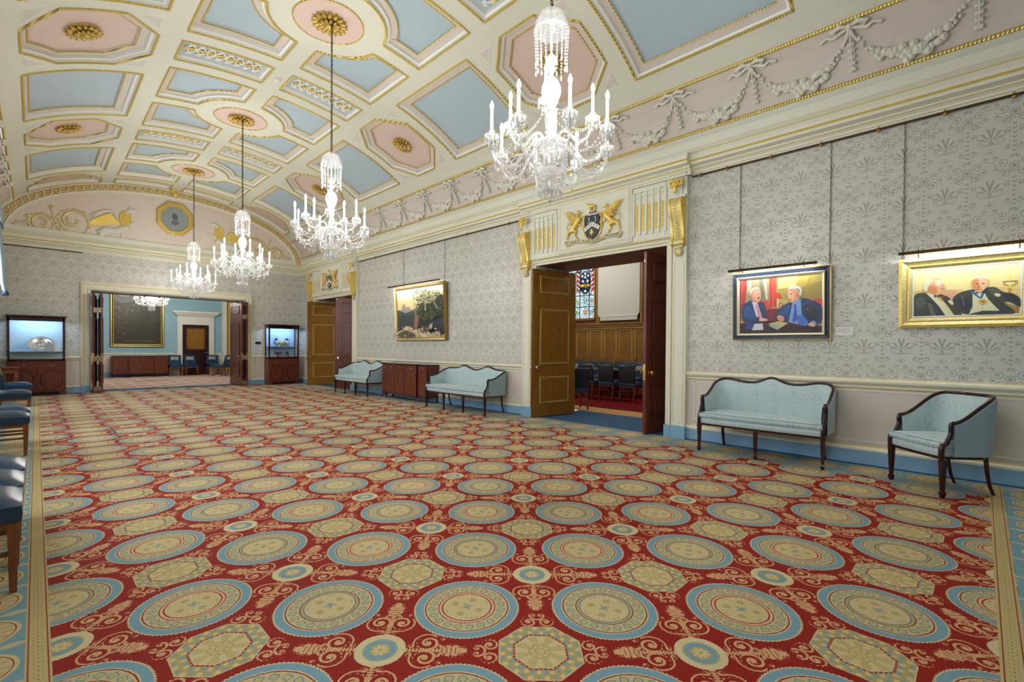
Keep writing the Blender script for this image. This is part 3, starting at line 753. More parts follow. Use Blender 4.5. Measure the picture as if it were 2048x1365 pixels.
def make_chandelier(loc, chain_top=6.08, label='', lights=True, twist=.2):
    root = thing('crystal_chandelier', label, 'chandelier', loc, 0, 'crystal chandeliers')
    g = MB(); z = 4.16; i = 0
    while z < chain_top-.03:
        n = 10; pts = [(.014*cos(2*PI*k/n), 0, z+.024*sin(2*PI*k/n)) for k in range(n)]
        if i % 2: pts = [(0, p[0], p[2]) for p in pts]
        g.tube(pts, .0045, 4, 0, closed=True); z += .036; i += 1
    g.tube([(.012, 0, 4.16), (0, .01, 5.), (0, 0, chain_top-.05)], .003, 4)
    g.lathe([(.01, chain_top-.09), (.035, chain_top-.07), (.045, chain_top-.03), (.02, chain_top)], n=10)
    g.build('chain', M['bronze'], root, smooth=40)
    g = MB(); g.lathe([(.006, 4.17), (.03, 4.165), (.10, 4.13), (.138, 4.06), (.145, 4.0), (.150, 3.99), (.138, 3.985), (.13, 4.05), (.09, 4.115), (.006, 4.14)], n=24)
    g.build('canopy', M['crystalclear'], root, smooth=40)
    g = MB()
    for k in range(18):
        a = 2*PI*k/18; c, s = cos(a), sin(a); L = 9 if k % 3 else 11
        for j in range(L):
            rr = .142-.012*sin(j/L*PI*.5); bead(g, rr*c, rr*s, 3.975-j*.027, .0115)
        drop(g, .13*c, .13*s, 3.975-L*.027+.01, .013, .06)
    tag(g.build('canopy_strings', M['crystal'], root, smooth=0), kind='stuff')
    g = MB(); g.lathe([(.012, 4.13), (.012, 3.80), (.03, 3.79), (.05, 3.75), (.03, 3.71), (.018, 3.70), (.042, 3.675), (.018, 3.645), (.02, 3.62), (.055, 3.585), (.08, 3.53), (.083, 3.48), (.062, 3.41), (.036, 3.36), (.03, 3.34),
        (.05, 3.32), (.028, 3.30), (.024, 3.18), (.05, 3.16), (.03, 3.13), (.026, 3.06), (.07, 3.045), (.135, 3.05), (.142, 3.06), (.145, 3.04), (.11, 3.0), (.05, 2.975), (.03, 2.95), (.03, 2.86), (.05, 2.84), (.11, 2.83), (.112, 2.80), (.05, 2.78), (.02, 2.74), (.015, 2.66), (.02, 2.64), (.001, 2.60)], n=20)
    g.build('stem', M['crystalclear'], root, smooth=40)
    def arm(ang, R, zt, up):
        c, s = cos(ang), sin(ang)
        if up: path = [(.04, 3.06), (.09, 3.15), (.15, 3.14), (.22, 3.06), (.30, 3.09), (R, 3.20)]
        else: path = [(.05, 3.03), (.13, 3.06), (.21, 2.98), (.30, 2.86), (.40, 2.84), (.475, 2.91), (R, 3.03)]
        g = MB(); g.tube([(r*c, r*s, z) for r, z in [(p.x, p.y) for p in cat([(a, b, 0) for a, b in path], 5)]], .0115, 7)
        zc = path[-1][1]
        g.lathe([(.008, zc), (.02, zc+.01), (.01, zc+.02), (.058, zc+.035), (.062, zc+.045), (.02, zc+.04), (.015, zc+.05), (.022, zc+.06), (.024, zc+.085), (.016, zc+.086)], (R*c, R*s, 0), 12)
        ao = g.build('arm', M['crystalclear'], root, smooth=40)
        d = MB()
        for k in range(10):
            b = 2*PI*k/10; drop(d, R*c+.057*cos(b), R*s+.057*sin(b), zc+.04, .011, .055 if k % 2 else .08)
        for k in range(6):
            b = 2*PI*k/6; drop(d, R*c+.02*cos(b), R*s+.02*sin(b), zc+.0, .007, .04)
        for q in path[2:]: drop(d, q[0]*c, q[0]*s, q[1]-.008, .012, .07)
        tag(d.build('pan_drops', M['crystal'], ao, smooth=0), kind='stuff')
        t = MB(); t.lathe([(.0125, zc+.08), (.0125, zt-.075)], (R*c, R*s, 0), 8); t.build('candle_tube', M['candle'], ao, smooth=40)
        b = MB(); b.lathe([(.006, zt-.078), (.0155, zt-.055), (.015, zt-.035), (.007, zt-.012), (.001, zt)], (R*c, R*s, 0), 8); b.build('bulb', M['bulb'], ao, smooth=60)
        return (R*c, R*s, zc)
    lo = [arm(twist+2*PI*k/8, .50, 3.36, False) for k in range(8)]
    hi = [arm(twist+.39+2*PI*k/4, .345, 3.53, True) for k in range(4)]
    g = MB()
    for k in range(8):
        a, b = lo[k], lo[(k+1) % 8]; swag(g, a, b, .16, 12); swag(g, (a[0], a[1], a[2]-.02), (a[0]*.25, a[1]*.25, 2.86), .12, 12)
        swag(g, (a[0]*.25, a[1]*.25, 3.04), (a[0]*.9, a[1]*.9, 3.03), .1, 10, .012)
    for k in range(4):
        a, b = hi[k], hi[(k+1) % 4]; swag(g, (a[0], a[1], a[2]), (a[0]*.15, a[1]*.15, 3.34), .10, 12); swag(g, a, b, .13, 14)
    for k in range(16):
        a = 2*PI*k/16; c, s = cos(a), sin(a)
        for j in range(5): bead(g, .137*c, .137*s, 3.03-j*.025, .0105)
        drop(g, .135*c, .135*s, 2.91, .010, .05)
        for j in range(4): bead(g, (.108-.004*j)*c, (.108-.004*j)*s, 2.79-j*.026, .011)
        drop(g, .095*c, .095*s, 2.695, .013, .085)
        if k % 2: drop(g, .05*c, .05*s, 2.70, .012, .08)
    drop(g, 0, 0, 2.63, .02, .08)
    tag(g.build('crystal_festoons', M['crystal'], root, smooth=0), kind='stuff')
    if lights:
        for k, (R, n, z, a0) in enumerate(((.50, 8, 3.335, 0), (.345, 4, 3.505, .39))):
            for j in range(n):
                ld = bpy.data.lights.new('candle_lamp', 'POINT'); ld.energy = BULB_W; ld.color = (1, .98, .93); ld.shadow_soft_size = .02
                lo_ = bpy.data.objects.new('candle_lamp', ld); COL.objects.link(lo_); lo_.parent = root
                a = twist+a0+2*PI*j/n; lo_.location = (R*cos(a), R*sin(a), z)
    return root
cy = [2.58, 6.75, 10.95, 15.25]
ch0 = make_chandelier((XC, cy[0], 0), 6.09, 'largest, nearest crystal chandelier at top centre, in front of the near doorway')
dup(ch0, (XC, cy[1], 0), .5, 'second crystal chandelier from the camera, hanging left of the landscape painting')
dup(ch0, (XC, cy[2], 0), 1.1, 'third crystal chandelier from the camera, partly over the far wall doorway corner')
dup(ch0, (XC, cy[3], 0), 1.9, 'farthest crystal chandelier of the saloon, beside the octagonal medallion')
chb = dup(ch0, (XC, 21.9, 0), 2.6, 'crystal chandelier in the blue room, cut off by the top of the far doorway')
lb_ = bpy.data.lights.new('candle_lamp', 'POINT'); lb_.energy = BULB_W*2.2; lb_.color = (1, .96, .9); lb_.shadow_soft_size = .02
for q_ in KIDS(chb):
    if q_.type == 'LIGHT': q_.data = lb_

# ------------------------------------------------------------------ garlands on the vault frieze
def garland_mesh(sx):
    g = MB(); rnd_ = random.Random(3)
    def P(s, y, d=-.02): return cmap(sx*s, y, .02-d)
    # swag from bow (y=0) to next bow (y=1.055)
    for i in range(30):
        t = (i+.5)/30; y = .06+t*.93; s = 3.87+.34*(4*t*(1-t))**.8; w = .02+.055*sin(PI*t)
        for k in range(2):
            r = rnd_.uniform(.024, .038)+.016*sin(PI*t)
            if not .18 < t < .82: r *= .6
            o = (rnd_.random()-.5)*2*w
            p = cmap(sx*(s+o), y+(rnd_.random()-.5)*.02, .0-.012*rnd_.random())
            g.ball(p, (r, r*.95, r), 6, 4)
    for (dy, ds) in ((.10, -.01), (-.10, -.01)):    # bow loops
        g.tube([P(3.74+ds, 0, .04), P(3.70, dy*.9, .06), P(3.73, dy*1.6, .05), P(3.78, dy*1.2, .04), P(3.74, 0, .04)], [.012, .03, .028, .02, .01], 6)
        g.tube([P(3.75, dy*.2, .04), P(3.80, dy*1.6, .05), P(3.77, dy*2.2, .05), P(3.80, dy*2.9, .03)], [.012, .022, .016, .02], 6)
    g.ball(P(3.73, 0, .05), .032, 8, 6)
    g.tube([P(3.75, 0, .04), P(3.84, .03, .05), P(3.91, .07, .03)], [.02, .016, .012], 6); g.tube([P(3.75, 0, .04), P(3.84, -.03, .05), P(3.91, -.07, .03)], [.02, .016, .012], 6)
    g.tube([P(3.76, 0, .04), P(4.22, 0, .03)], .008, 5)
    for j in range(5):
        s = 3.92+j*.068
        for q in (-1, 0, 1): g.ball(P(s, q*.018, .04), (.018, .02, .026), 6, 4)
        g.tube([P(s, -.02, .04), P(s+.03, -.028, .04)], [.012, .004], 4); g.tube([P(s, .02, .04), P(s+.03, .028, .04)], [.012, .004], 4)
    return g
gr = None
for k in range(16):
    y = 1.115+1.0555*(k-1)
    if y > 16.7: break
    if gr is None: gr = garland_mesh(1).build('fruit_garland', M['relief'], smooth=50); o = gr; o.location = (0, y, 0)
    else: o = gr.copy(); COL.objects.link(o); o.location = (0, y, 0)
    near = ['cut by the right edge of the photo', 'above the two-figure yellow painting', 'above the dark blue framed portrait', 'above the sofa side of the near doorcase', 'above the near doorcase, behind the nearest chandelier'][k] if k < 5 else None
    tag(o, ('white plaster swag of fruit with bow, ' + near) if near else '%s plaster fruit swag beyond the near doorcase, counted towards the far wall' % ('first second third fourth fifth sixth seventh eighth ninth tenth eleventh'.split()[k-5]), 'garland', 'plaster swags along the right-hand frieze' if near else 'far plaster swags along the right-hand frieze')
gl = None
for k in range(6, 16):
    y = 1.115+1.0555*(k-1)
    if y > 16.7: break
    if gl is None: gl = garland_mesh(-1).build('fruit_garland', M['relief'], smooth=50); o = gl
    else: o = gl.copy(); COL.objects.link(o)
    o.location = (0, y, 0); tag(o, '%s plaster fruit swag of the left-hand frieze, counted towards the far wall' % ('first second third fourth fifth sixth seventh eighth ninth tenth'.split()[k-6]), 'garland', 'plaster swags along the left-hand frieze')

# ------------------------------------------------------------------ doorcases on the right wall
def R3(proud): return lambda u, v, d: (XR-d, u, v)
def doorcase(yc, idx):
    g = MB(); o = .11     # overdoor frieze stands proud
    a, b = yc-1.34, yc+1.35
    g.box(XR-.10, XR, yc-1.60, yc+1.60, 3.04, 4.06, 0)                    # overdoor block
    for (y0, y1) in ((a-.33, a), (b, b+.33)):                            # jamb posts
        pass
    # architrave steps
    for d, w0, w1 in ((.05, 0, .045), (.07, .045, .09), (.09, .09, .105)):
        for (s, y) in ((-1, a), (1, b)):
            y0, y1 = sorted((y+s*w0, y+s*w1)); g.box(XR-d, XR, y0, y1, .19, 2.93+w0, 0)
            g.box(XR-d-.003, XR-d+.002, *(sorted((y+s*(w1-.009), y+s*(w1-.001)))), .19, 2.93+w1-.009, 1)
        g.box(XR-d, XR, a-w1, b+w1, 2.93+w0, 2.93+w1, 0); g.box(XR-d-.003, XR-d+.002, a-w1, b+w1, 2.93+w1-.008, 2.93+w1, 1)
    # pilaster strips
    for s, y in ((-1, a-.11), (1, b+.11)):
        y0, y1 = sorted((y, y+s*.215)); g.box(XR-.08, XR, y0, y1, .19, 4.02, 0)
        for yy in (y0+.03, y1-.036): g.box(XR-.084, XR-.075, yy, yy+.006, .24, 2.66, 1)
        g.box(XR-.095, XR, y0-.01, y1+.01, 0, .19, 2)
        g.box(XR-.15, XR, y0-.01, y1+.01, 3.895, 4.02, 0); g.box(XR-.17, XR, y0-.02, y1+.02, 3.93, 3.96, 0); g.box(XR-.173, XR-.165, y0-.02, y1+.02, 3.94, 3.95, 1)
        g.box(XR-.16, XR, y0-.005, y1+.005, 3.585, 3.625, 0)
        g.box(XR-.07, XR, *(sorted((y, y+s*-.02))), .19, 3.0, 0)
        z0, z1 = sorted((a-.105, a)) if s < 0 else sorted((b, b+.105)); g.box(XR-.1, XR, z0, z1, 0, .19, 2)
    # flutes: raised fillets between sunk channels
    for (y0, y1) in ((a+.0, yc-.80), (yc+.80, b-.0)):
        n = 5; w = (y1-y0)/n
        g.box(XR-.105, XR-.1, y0, y1, 3.06, 3.14, 0); g.box(XR-.12, XR-.1, y0, y1, 3.82, 3.89, 0)
        for k in range(n+1): g.box(XR-.122, XR-.1, y0+k*w-.02, y0+k*w+.02, 3.14, 3.82, 0)
        for k in range(n):
            yy = y0+(k+.5)*w
            g.lathe([(.001, -.006), (w/2-.02, -.006), (w/2-.02, .006), (.001, .006)], (XR-.108, yy, 3.775), 12, 0, Matrix.Rotation(PI/2, 4, 'Y'))
            for j in range(9):
                z = 3.24+j*.044; g.ball((XR-.105, yy, z), (.014, .026, .018), 6, 4, 3)
            g.box(XR-.106, XR-.1, yy-.024, yy+.024, 3.21, 3.62, 3)
    # arms panel
    g.box(XR-.13, XR-.1, yc-.78, yc+.74, 3.06, 3.99, 0); g.box(XR-.14, XR-.1, yc-.75, yc+.71, 3.09, 3.96, 0)
    for (y0, y1, z0, z1) in ((yc-.73, yc+.69, 3.11, 3.118), (yc-.73, yc+.69, 3.932, 3.94), (yc-.73, yc-.722, 3.11, 3.94), (yc+.682, yc+.69, 3.11, 3.94)):
        g.box(XR-.144, XR-.138, y0, y1, z0, z1, 1)
    struct(g.build('trim_doorcase', [M['cream'], M['goldflat'], M['bluebase'], M['gold']], bevel=.003), 'cream and gold doorcase of the %s right-hand doorway' % ('near', 'far')[idx], 'doorcase')
    # reveal lining: plain painted sides, wooden head
    g = MB(); g.box(XR+.0, WT, yc-HW-.02, yc-HW+.012, 0, DH, 0); g.box(XR+.0, WT, yc+HW-.012, yc+HW+.02, 0, DH, 0)
    g.box(XR, WT, yc-HW, yc+HW, DH-.012, DH+.02, 1)
    struct(g.build('trim_reveal', [M['cream'], M['mahogany']]))
    # consoles with rams' heads
    for s, y in ((-1, a-.215), (1, b+.215)):
        side = 'right' if s < 0 else 'left'
        near = ('near', 'far')[idx]
        g = MB()
        prof = [(.02, 2.90), (.055, 2.88), (.085, 2.91), (.085, 2.96), (.06, 3.0), (.07, 3.12), (.10, 3.24), (.145, 3.36), (.17, 3.46), (.165, 3.54), (.12, 3.58), (.0, 3.58), (0, 2.90)]
        pp = [(p.x, p.y) for p in cat([(a_, b_, 0) for a_, b_ in prof[:11]], 4)]+prof[11:]
        n = len(pp)
        for y0, y1, off, mi in ((y-.085, y+.085, 0, 0), (y-.10, y-.065, .012, 1), (y+.065, y+.10, .012, 1)):
            vs = [(XR-.08-p-(off if p > .02 else 0), y0, z) for p, z in pp]+[(XR-.08-p-(off if p > .02 else 0), y1, z) for p, z in pp]
            g.add(vs, [tuple(range(n)), tuple(range(2*n-1, n-1, -1))]+[(i, (i+1) % n, n+(i+1) % n, n+i) for i in range(n)], mi)
        for j in range(11):                              # leaf spray up the front
            z = 3.0+j*.048; px = XR-.08-float(np.interp(z, [2.96, 3.0, 3.12, 3.24, 3.36, 3.46, 3.54], [.085, .06, .07, .10, .145, .17, .165]))-.006
            for q in (-1, 1): g.tube([(px, y, z), (px-.004, y+q*.03, z+.035), (px+.002, y+q*.052, z+.055)], [.005, .010, .003], 5, 1)
            g.ball((px, y, z+.02), (.008, .008, .02), 6, 4, 1)
        for q in (-1, 1):                                # volutes
            for (cz, cp, R) in ((3.50, .10, .055), (2.93, .045, .035)):
                g.tube([(XR-.08-cp-R*(1-i/22)*cos(i*.6), y+q*.101, cz+R*(1-i/22)*sin(i*.6)) for i in range(20)], .008, 5, 1)
        co = g.build('scroll_console', [M['goldpale'], M['gold']], smooth=40)
        tag(co, 'gilt leaf-carved scroll console on the %s side of the %s doorcase' % (side, near), 'console bracket', 'scroll consoles of the doorcases')
        g = MB()
        for q in range(-2, 3): g.tube([(XR-.10, y+q*.008, 2.86), (XR-.12, y+q*.026, 2.80), (XR-.095, y+q*.02, 2.73)], [.010, .018, .006], 6)
        g.box(XR-.13, XR-.08, y-.07, y+.07, 2.855, 2.885)
        g.build('leaf_pendant', M['goldpale'], co, smooth=50)
        g = MB(); X0 = XR-.165
        g.ball((X0-.03, y, 3.80), (.05, .052, .05), 12, 8); g.tube(cat([(X0-.035, y, 3.80), (X0-.065, y, 3.75), (X0-.078, y, 3.70), (X0-.075, y, 3.66)], 4), [.05, .044, .034, .026, .02], 10)
        g.ball((X0-.078, y, 3.655), (.022, .027, .02), 8, 6)
        for q in (-1, 1):
            g.tube([(X0-.03-.045*i/20, y+q*(.058+.040*(1-i/34)*cos(2.5-i*.36)), 3.790+.044*(1-i/34)*sin(2.5-i*.36)) for i in range(21)], [.018, .021, .021, .019, .016, .012, .005], 8)
            g.ball((X0-.078, y+q*.034, 3.775), (.010, .010, .008), 6, 4); g.tube([(X0-.04, y+q*.045, 3.775), (X0-.05, y+q*.07, 3.75), (X0-.045, y+q*.085, 3.735)], [.012, .014, .004], 6)
        for q in range(9): g.ball((X0-.045+.012*(q % 2), y+(q-4)*.013, 3.845-.008*(q % 2)), .015, 6, 4)
        for q in range(6): g.ball((X0-.075, y+(q-2.5)*.012, 3.82), .011, 6, 4)
        tag(g.build('rams_head', M['gold'], smooth=50), "gilded ram's head above the console on the %s side of the %s doorcase" % (side, near), "ram's head", "rams' heads of the doorcases")
for i, yc in enumerate(DC): doorcase(yc, i)

# ---- coats of arms
def arms(yc, idx):
    near = ('near', 'far')[idx]
    root = thing('coat_of_arms', 'painted and gilded coat of arms with two winged supporters over the %s doorway' % near, 'coat of arms', (XR-.142, yc-.035, 3.50), 0, 'coats of arms over the doorways')
    # local: x = depth out of wall is -x ; y along wall (photo left = +y); z up
    def f(u, v, d): return (-d, -u, v)      # u to the photo's right
    SHD = Matrix.Translation((0, 0, -.07)) @ Matrix.Diagonal((1, 1.03, .92, 1))
    def pth(g, pts, r, mi=0, n=8, flat=True):
        P = cat([f(*p) if len(p) == 3 else f(p[0], p[1], .015) for p in pts], 4)
        g.tube(P, r, n, mi)
    g = MB()
    sh = [(-.145, .20), (-.12, .215), (-.06, .20), (0, .215), (.06, .20), (.12, .215), (.145, .20), (.15, .05), (.14, -.08), (.10, -.17), (0, -.235), (-.10, -.17), (-.14, -.08), (-.15, .05)]
    g.prism(sh, f, 0, .035, 0)
    s = g.xf(SHD).build('shield', plain('slate_shield', (58, 62, 74), .4), root, bevel=.006)
    g = MB(); g.prism([(-.148, -.09), (-.148, -.01), (0, .085), (.148, -.01), (.148, -.09), (0, .0)], f, .035, .040, 0)
    ch = g.xf(SHD).build('chevron', M['white'], s)
    g = MB()
    for (u, v) in ((-.10, -.01), (-.05, .022), (0, .045), (.05, .022), (.10, -.01)):
        g.add([f(u, v+.018, .042), f(u-.010, v-.018, .042), f(u+.010, v-.018, .042)], [(0, 1, 2)]); g.ball(f(u, v+.014, .041), (.002, .005, .005), 6, 4)
    g.xf(SHD).build('ermine_spots', M['black'], ch)
    for q in (-.06, .065):
        g = MB(); g.tube([f(q-.018, .165, .042), f(q+.012, .155, .042), f(q+.014, .12, .042), f(q+.004, .115, .042), f(q+.014, .11, .042), f(q+.012, .07, .042), f(q-.018, .062, .042)], .007, 6)
        g.xf(SHD).build('silver_hook', M['white'], s)
    g = MB(); g.ball(f(0, -.10, .042), (.012, .03, .052), 10, 8); g.tube([f(0, -.15, .04), f(0, -.20, .04)], .005, 5)
    for q in (-1, 1): g.tube([f(0, -.16, .04), f(q*.03, -.13, .04), f(q*.035, -.10, .04)], .004, 5)
    g.xf(SHD).build('teasel', M['gold'], s)
    g = MB()     # scrolled gilt border of the shield
    for q in (-1, 1):
        pth(g, [(q*.10, .235), (q*.165, .215), (q*.175, .12), (q*.155, .05), (q*.185, .0), (q*.165, -.08), (q*.13, -.17), (q*.05, -.24), (0, -.25)], [.010, .018, .012, .02, .012, .018, .012, .016], 0)
        for (cu_, cv) in ((.165, .18), (.17, -.03), (.09, -.235)):
            g.tube([f(q*(cu_+.028*(1-i/16)*cos(i*.6)), cv+.028*(1-i/16)*sin(i*.6), .03) for i in range(14)], .007, 5)
    g.xf(SHD).build('scroll_border', M['gold'], root, smooth=50)
    g = MB()     # crest: ram on a wreath
    for k in range(6): g.ball(f(-.06+.024*k, .245, .03), (.02, .018, .014), 8, 6, 1+k % 2)
    pth(g, [(-.045, .335, .03), (0, .345, .035), (.055, .335, .03)], [.026, .036, .034, .024], 0)
    for u in (-.045, -.025, .04, .058): g.tube([f(u, .32, .03), f(u+.004, .29, .03), f(u, .26, .03)], [.012, .008, .007], 6)
    g.tube([f(-.05, .35, .03), f(-.075, .385, .035), f(-.10, .37, .04)], [.018, .02, .012], 8)
    g.tube([f(-.072+.018*cos(i*.6)*(1-i/20), .388+.02*sin(i*.6)*(1-i/20), .05) for i in range(14)], .006, 5)
    g.xf(Matrix.Translation((0, 0, -.075))).build('ram_crest', [M['gold'], M['white'], plain('purple_wreath', (96, 44, 74), .5)], root, smooth=50)
    for q in (-1, 1):   # griffin supporters
        g = MB()
        F = lambda u, v, d=.03: f(q*u, v, d)
        def tb(pts, r, n=8): g.tube(cat([F(*p) for p in pts], 4), r, n)
        tb([(.26, .11), (.31, .05), (.38, -.03), (.44, -.09)], [.05, .055, .042, .045])
        tb([(.28, .09), (.31, .15), (.30, .205)], [.045, .036, .028])
        g.ball(F(.285, .215, .035), (.022, .03, .028), 8, 6); tb([(.27, .215, .035), (.235, .205, .035), (.22, .185, .035)], [.018, .011, .003], 6)
        tb([(.30, .235), (.315, .265)], [.010, .003], 5); tb([(.285, .24), (.29, .268)], [.008, .003], 5)
        for k in range(9):
            a = k/8; tx, ty = .615-.17*a, .275-.25*a
            tb([(.32+.02*a, .12-.06*a, .04), ((.32+tx)/2, (.12-.06*a+ty)/2+.035, .055-.002*k), (tx, ty, .03)], [.012, .019, .004], 6)
        for k in range(7): tb([(.31+.005*k, .12-.012*k, .05), (.37+.012*k, .165-.022*k, .066), (.43, .17-.022*k, .05)], [.013, .014, .005], 6)
        tb([(.28, .09), (.22, .13), (.165, .135)], [.024, .016, .013]); tb([(.30, .03), (.24, -.02), (.185, -.03)], [.022, .015, .013])
        tb([(.42, -.06), (.50, -.10), (.525, -.16), (.545, -.21)], [.045, .030, .017, .014]); tb([(.42, -.08), (.345, -.10), (.37, -.16), (.325, -.22)], [.038, .026, .015, .013])
        for (u, v) in ((.545, -.215), (.325, -.225)):
            for k in (-1, 0, 1): tb([(u, v), (u-.028, v-.010+k*.008)], [.009, .004], 5)
        tb([(.45, -.09), (.52, -.05), (.545, .02), (.505, .05), (.53, .085)], [.010, .008, .007, .012, .004], 6)
        g.build('winged_supporter', M['gold'], root, smooth=50)
    # motto ribbon
    rib = plain('motto_ribbon', (214, 200, 160), .5) if idx == 0 else bpy.data.materials['motto_ribbon']
    ink = plain('motto_lettering', (60, 50, 42), .6) if idx == 0 else bpy.data.materials['motto_lettering']
    g = MB()
    def zr(u): return -.285-.045*cos(u*6.5)
    segs = [(-.585, -.27), (-.25, .235), (.25, .58)]
    for s0, s1 in segs:
        n = 12; vs = []
        for i in range(n+1):
            u = s0+(s1-s0)*i/n; zc = zr(u) if s0 > -.26 and s1 < .24 else -.27+.02*sin((u-s0)/(s1-s0)*PI)*(-1)
            vs += [f(u, zc+.03, .045), f(u, zc-.03, .045), f(u, zc-.03, .035), f(u, zc+.03, .035)]
        fs = []
        for i in range(n):
            for k in range(4): fs.append((4*i+k, 4*i+(k+1) % 4, 4*i+4+(k+1) % 4, 4*i+4+k))
        g.add(vs, fs)
    for u in (-.26, .24): g.tube([f(u-.02, -.30, .03), f(u+.01, -.33, .03), f(u+.02, -.28, .03)], .01, 6)
    for q in (-1, 1): g.tube([f(q*.57, -.30, .03), f(q*.53, -.335, .035), f(q*.48, -.33, .03)], [.012, .016, .008], 6)
    rb = g.build('motto_ribbon', rib, root, smooth=40)
    for txt, u, w in (('MY\u00b7TRUST', -.425, .27), ('IS\u00b7IN\u00b7GOD', 0, .37), ('ALONE', .415, .27)):
        cu_d = bpy.data.curves.new('lettering', 'FONT'); cu_d.body = txt; cu_d.align_x = 'CENTER'; cu_d.size = .058; cu_d.extrude = .0015
        to = bpy.data.objects.new('lettering', cu_d); COL.objects.link(to)
        bpy.context.view_layer.update(); me = bpy.data.meshes.new_from_object(to); bpy.data.objects.remove(to)
        me.materials.clear(); me.materials.append(ink); wd = max(v.co.x for v in me.vertices)-min(v.co.x for v in me.vertices); k = w/wd
        for v in me.vertices:
            x, y, z = v.co.x*k, v.co.y, v.co.z; uu = u+x
            zc = zr(uu) if u == 0 else -.27-.02*sin(max(0, min(1, (uu-(segs[0][0] if u < 0 else segs[2][0]))/((.315 if u < 0 else .33))))*PI)
            v.co = f(uu, zc-.017+y, .046+z)
        lo_ = bpy.data.objects.new('lettering', me); COL.objects.link(lo_); lo_.parent = rb
for i, yc in enumerate(DC): arms(yc, i)

# ------------------------------------------------------------------ door leaves
def door_leaf(name, W, H, front, back, mould, label, loc, rz, knobmat, th=.045, knob=True, knobx=.93):
    """local: hinge at x=0, leaf runs along +x, front face looks to -y"""
    g = MB(); g.box(0, W, -th/2, th/2, .012, H, 0)
    if back is not front: g.box(.001, W-.004, th/2-.001, th/2+.0015, .014, H-.002, 1)
    lf = g.build(name, [front, back]); struct(lf, label, 'door'); lf.location = loc; lf.rotation_euler.z = rz
    for sgn, mt, nm in ((-1, front, 'front'), (1, back, 'back')):
        y = sgn*(th/2)
        for (z0, z1) in ((.26, .78), (1.02, 2.10), (2.40, H-.12)):
            if z1 <= z0: continue
            x0, x1 = .17, W-.17
            g = MB(); g.box(x0+.03, x1-.03, *sorted((y, y+sgn*.010)), z0+.03, z1-.03, 0)
            pn = g.build('panel', mt, lf, bevel=.008)
            g = MB()
            for k, (o, d, w, mi) in enumerate(((0, .014, .009, 1), (.009, .02, .018, 0), (.027, .015, .010, 1))):
                for (a, b, c, e) in ((x0+o, x1-o, z0+o, z0+o+w), (x0+o, x1-o, z1-o-w, z1-o), (x0+o, x0+o+w, z0+o, z1-o), (x1-o-w, x1-o, z0+o, z1-o)):
                    g.box(a, b, *sorted((y, y+sgn*d)), c, e, mi)
            g.build('panel_moulding', [mt, mould], pn, bevel=.002)
        if knob:
            g = MB(); T = Matrix.Rotation(-PI/2*sgn, 4, 'X')
            g.lathe([(.026, 0), (.026, .006), (.010, .010), (.010, .035), (.024, .042), (.032, .056), (.026, .07), (.001, .076)], (W*knobx, y, .97), 14, 0, T @ Matrix.Diagonal((1.3, 1.3, 1.2, 1)))
            g.build('knob', knobmat, lf, smooth=50)
    g = MB(); g.box(W-.001, W+.003, -th/2+.002, th/2-.002, .85, 1.1); g.build('edge_plate', M['brass'], lf)
    return lf
def leaf_between(name, hinge, free, *a, **k):
    dx, dy = free[0]-hinge[0], free[1]-hinge[1]
    return door_leaf(name, math.hypot(dx, dy), *a, loc=(hinge[0], hinge[1], 0), rz=math.atan2(dy, dx), **k)
# hinge deep in the reveal, free edge at the saloon side.  (front looks left of travel direction rotated -> see flags)
leaf_between('door_1', (7.78, 5.92), (6.69, 6.10), 2.86, M['mahogany'], M['walnut'], M['goldpale'], 'brown walnut door leaf with gold panel beads, open on the left of the near doorway', knobmat=M['silver'])
leaf_between('door_2', (7.80, 3.62), (6.69, 3.73), 2.86, M['mahogany'], M['mahogany'], M['mahoganyd'], 'dark mahogany door leaf seen edge-on at the right of the near doorway', knobmat=M['brass'], th=.05)
leaf_between('door_3', (7.60, 16.22), (6.53, 16.32), 2.86, M['mahogany'], M['walnut'], M['goldpale'], 'brown walnut door leaf with gold panel beads, open on the left of the far right-hand doorway', knobmat=M['silver'])
leaf_between('door_4', (7.70, 13.85), (6.69, 14.50), 2.86, M['mahogany'], M['mahogany'], M['mahogany'], 'mahogany door leaf half open behind the left-hand sofa, in the far right-hand doorway', knobmat=M['silver'])
# bifold doors of the far opening
def fold(idx, xa, xb, ya, yb, lab, side):
    return leaf_between('door_%d' % idx, (xa, ya), (xb, yb), 2.80, M['mahogany'], M['mahogany'], M['mahoganyd'], lab, knobmat=M['brass'], th=.05, knob=side)
fold(5, 1.25, 1.115, 18.55, 17.46, 'outer mahogany leaf of the folded doors at the left of the far doorway', False)
fold(6, 1.335, 1.30, 18.60, 17.46, 'inner mahogany leaf of the folded doors at the left of the far doorway', False)
fold(7, 5.02, 4.995, 18.55, 17.46, 'outer mahogany leaf of the folded doors at the right of the far doorway', False)
fold(8, 4.80, 4.835, 18.60, 17.46, 'inner panelled mahogany leaf of the folded doors at the right of the far doorway', True)
for (xa, xb, lab) in ((1.10, 1.32, 'left'), (4.82, 5.01, 'right')):
    for z, w in ((2.30, 'upper'), (.95, 'middle'), (.10, 'lowest')):
        g = MB(); xm = (xa+xb)/2; g.box(xm-.085, xm-.004, 17.438, 17.45, z-.07, z+.07); g.box(xm+.004, xm+.085, 17.438, 17.45, z-.07, z+.07)
        g.tube([(xm, 17.436, z-.07), (xm, 17.436, z+.07)], .008, 8)
        tag(g.build('knuckle_hinge', plain('hinge_brass_%s%s' % (lab, w), (150, 128, 100), .35, .8), bevel=.002), '%s brass hinge joining the %s pair of folded far doors' % (w, lab), 'hinge', 'hinges of the folded doors')
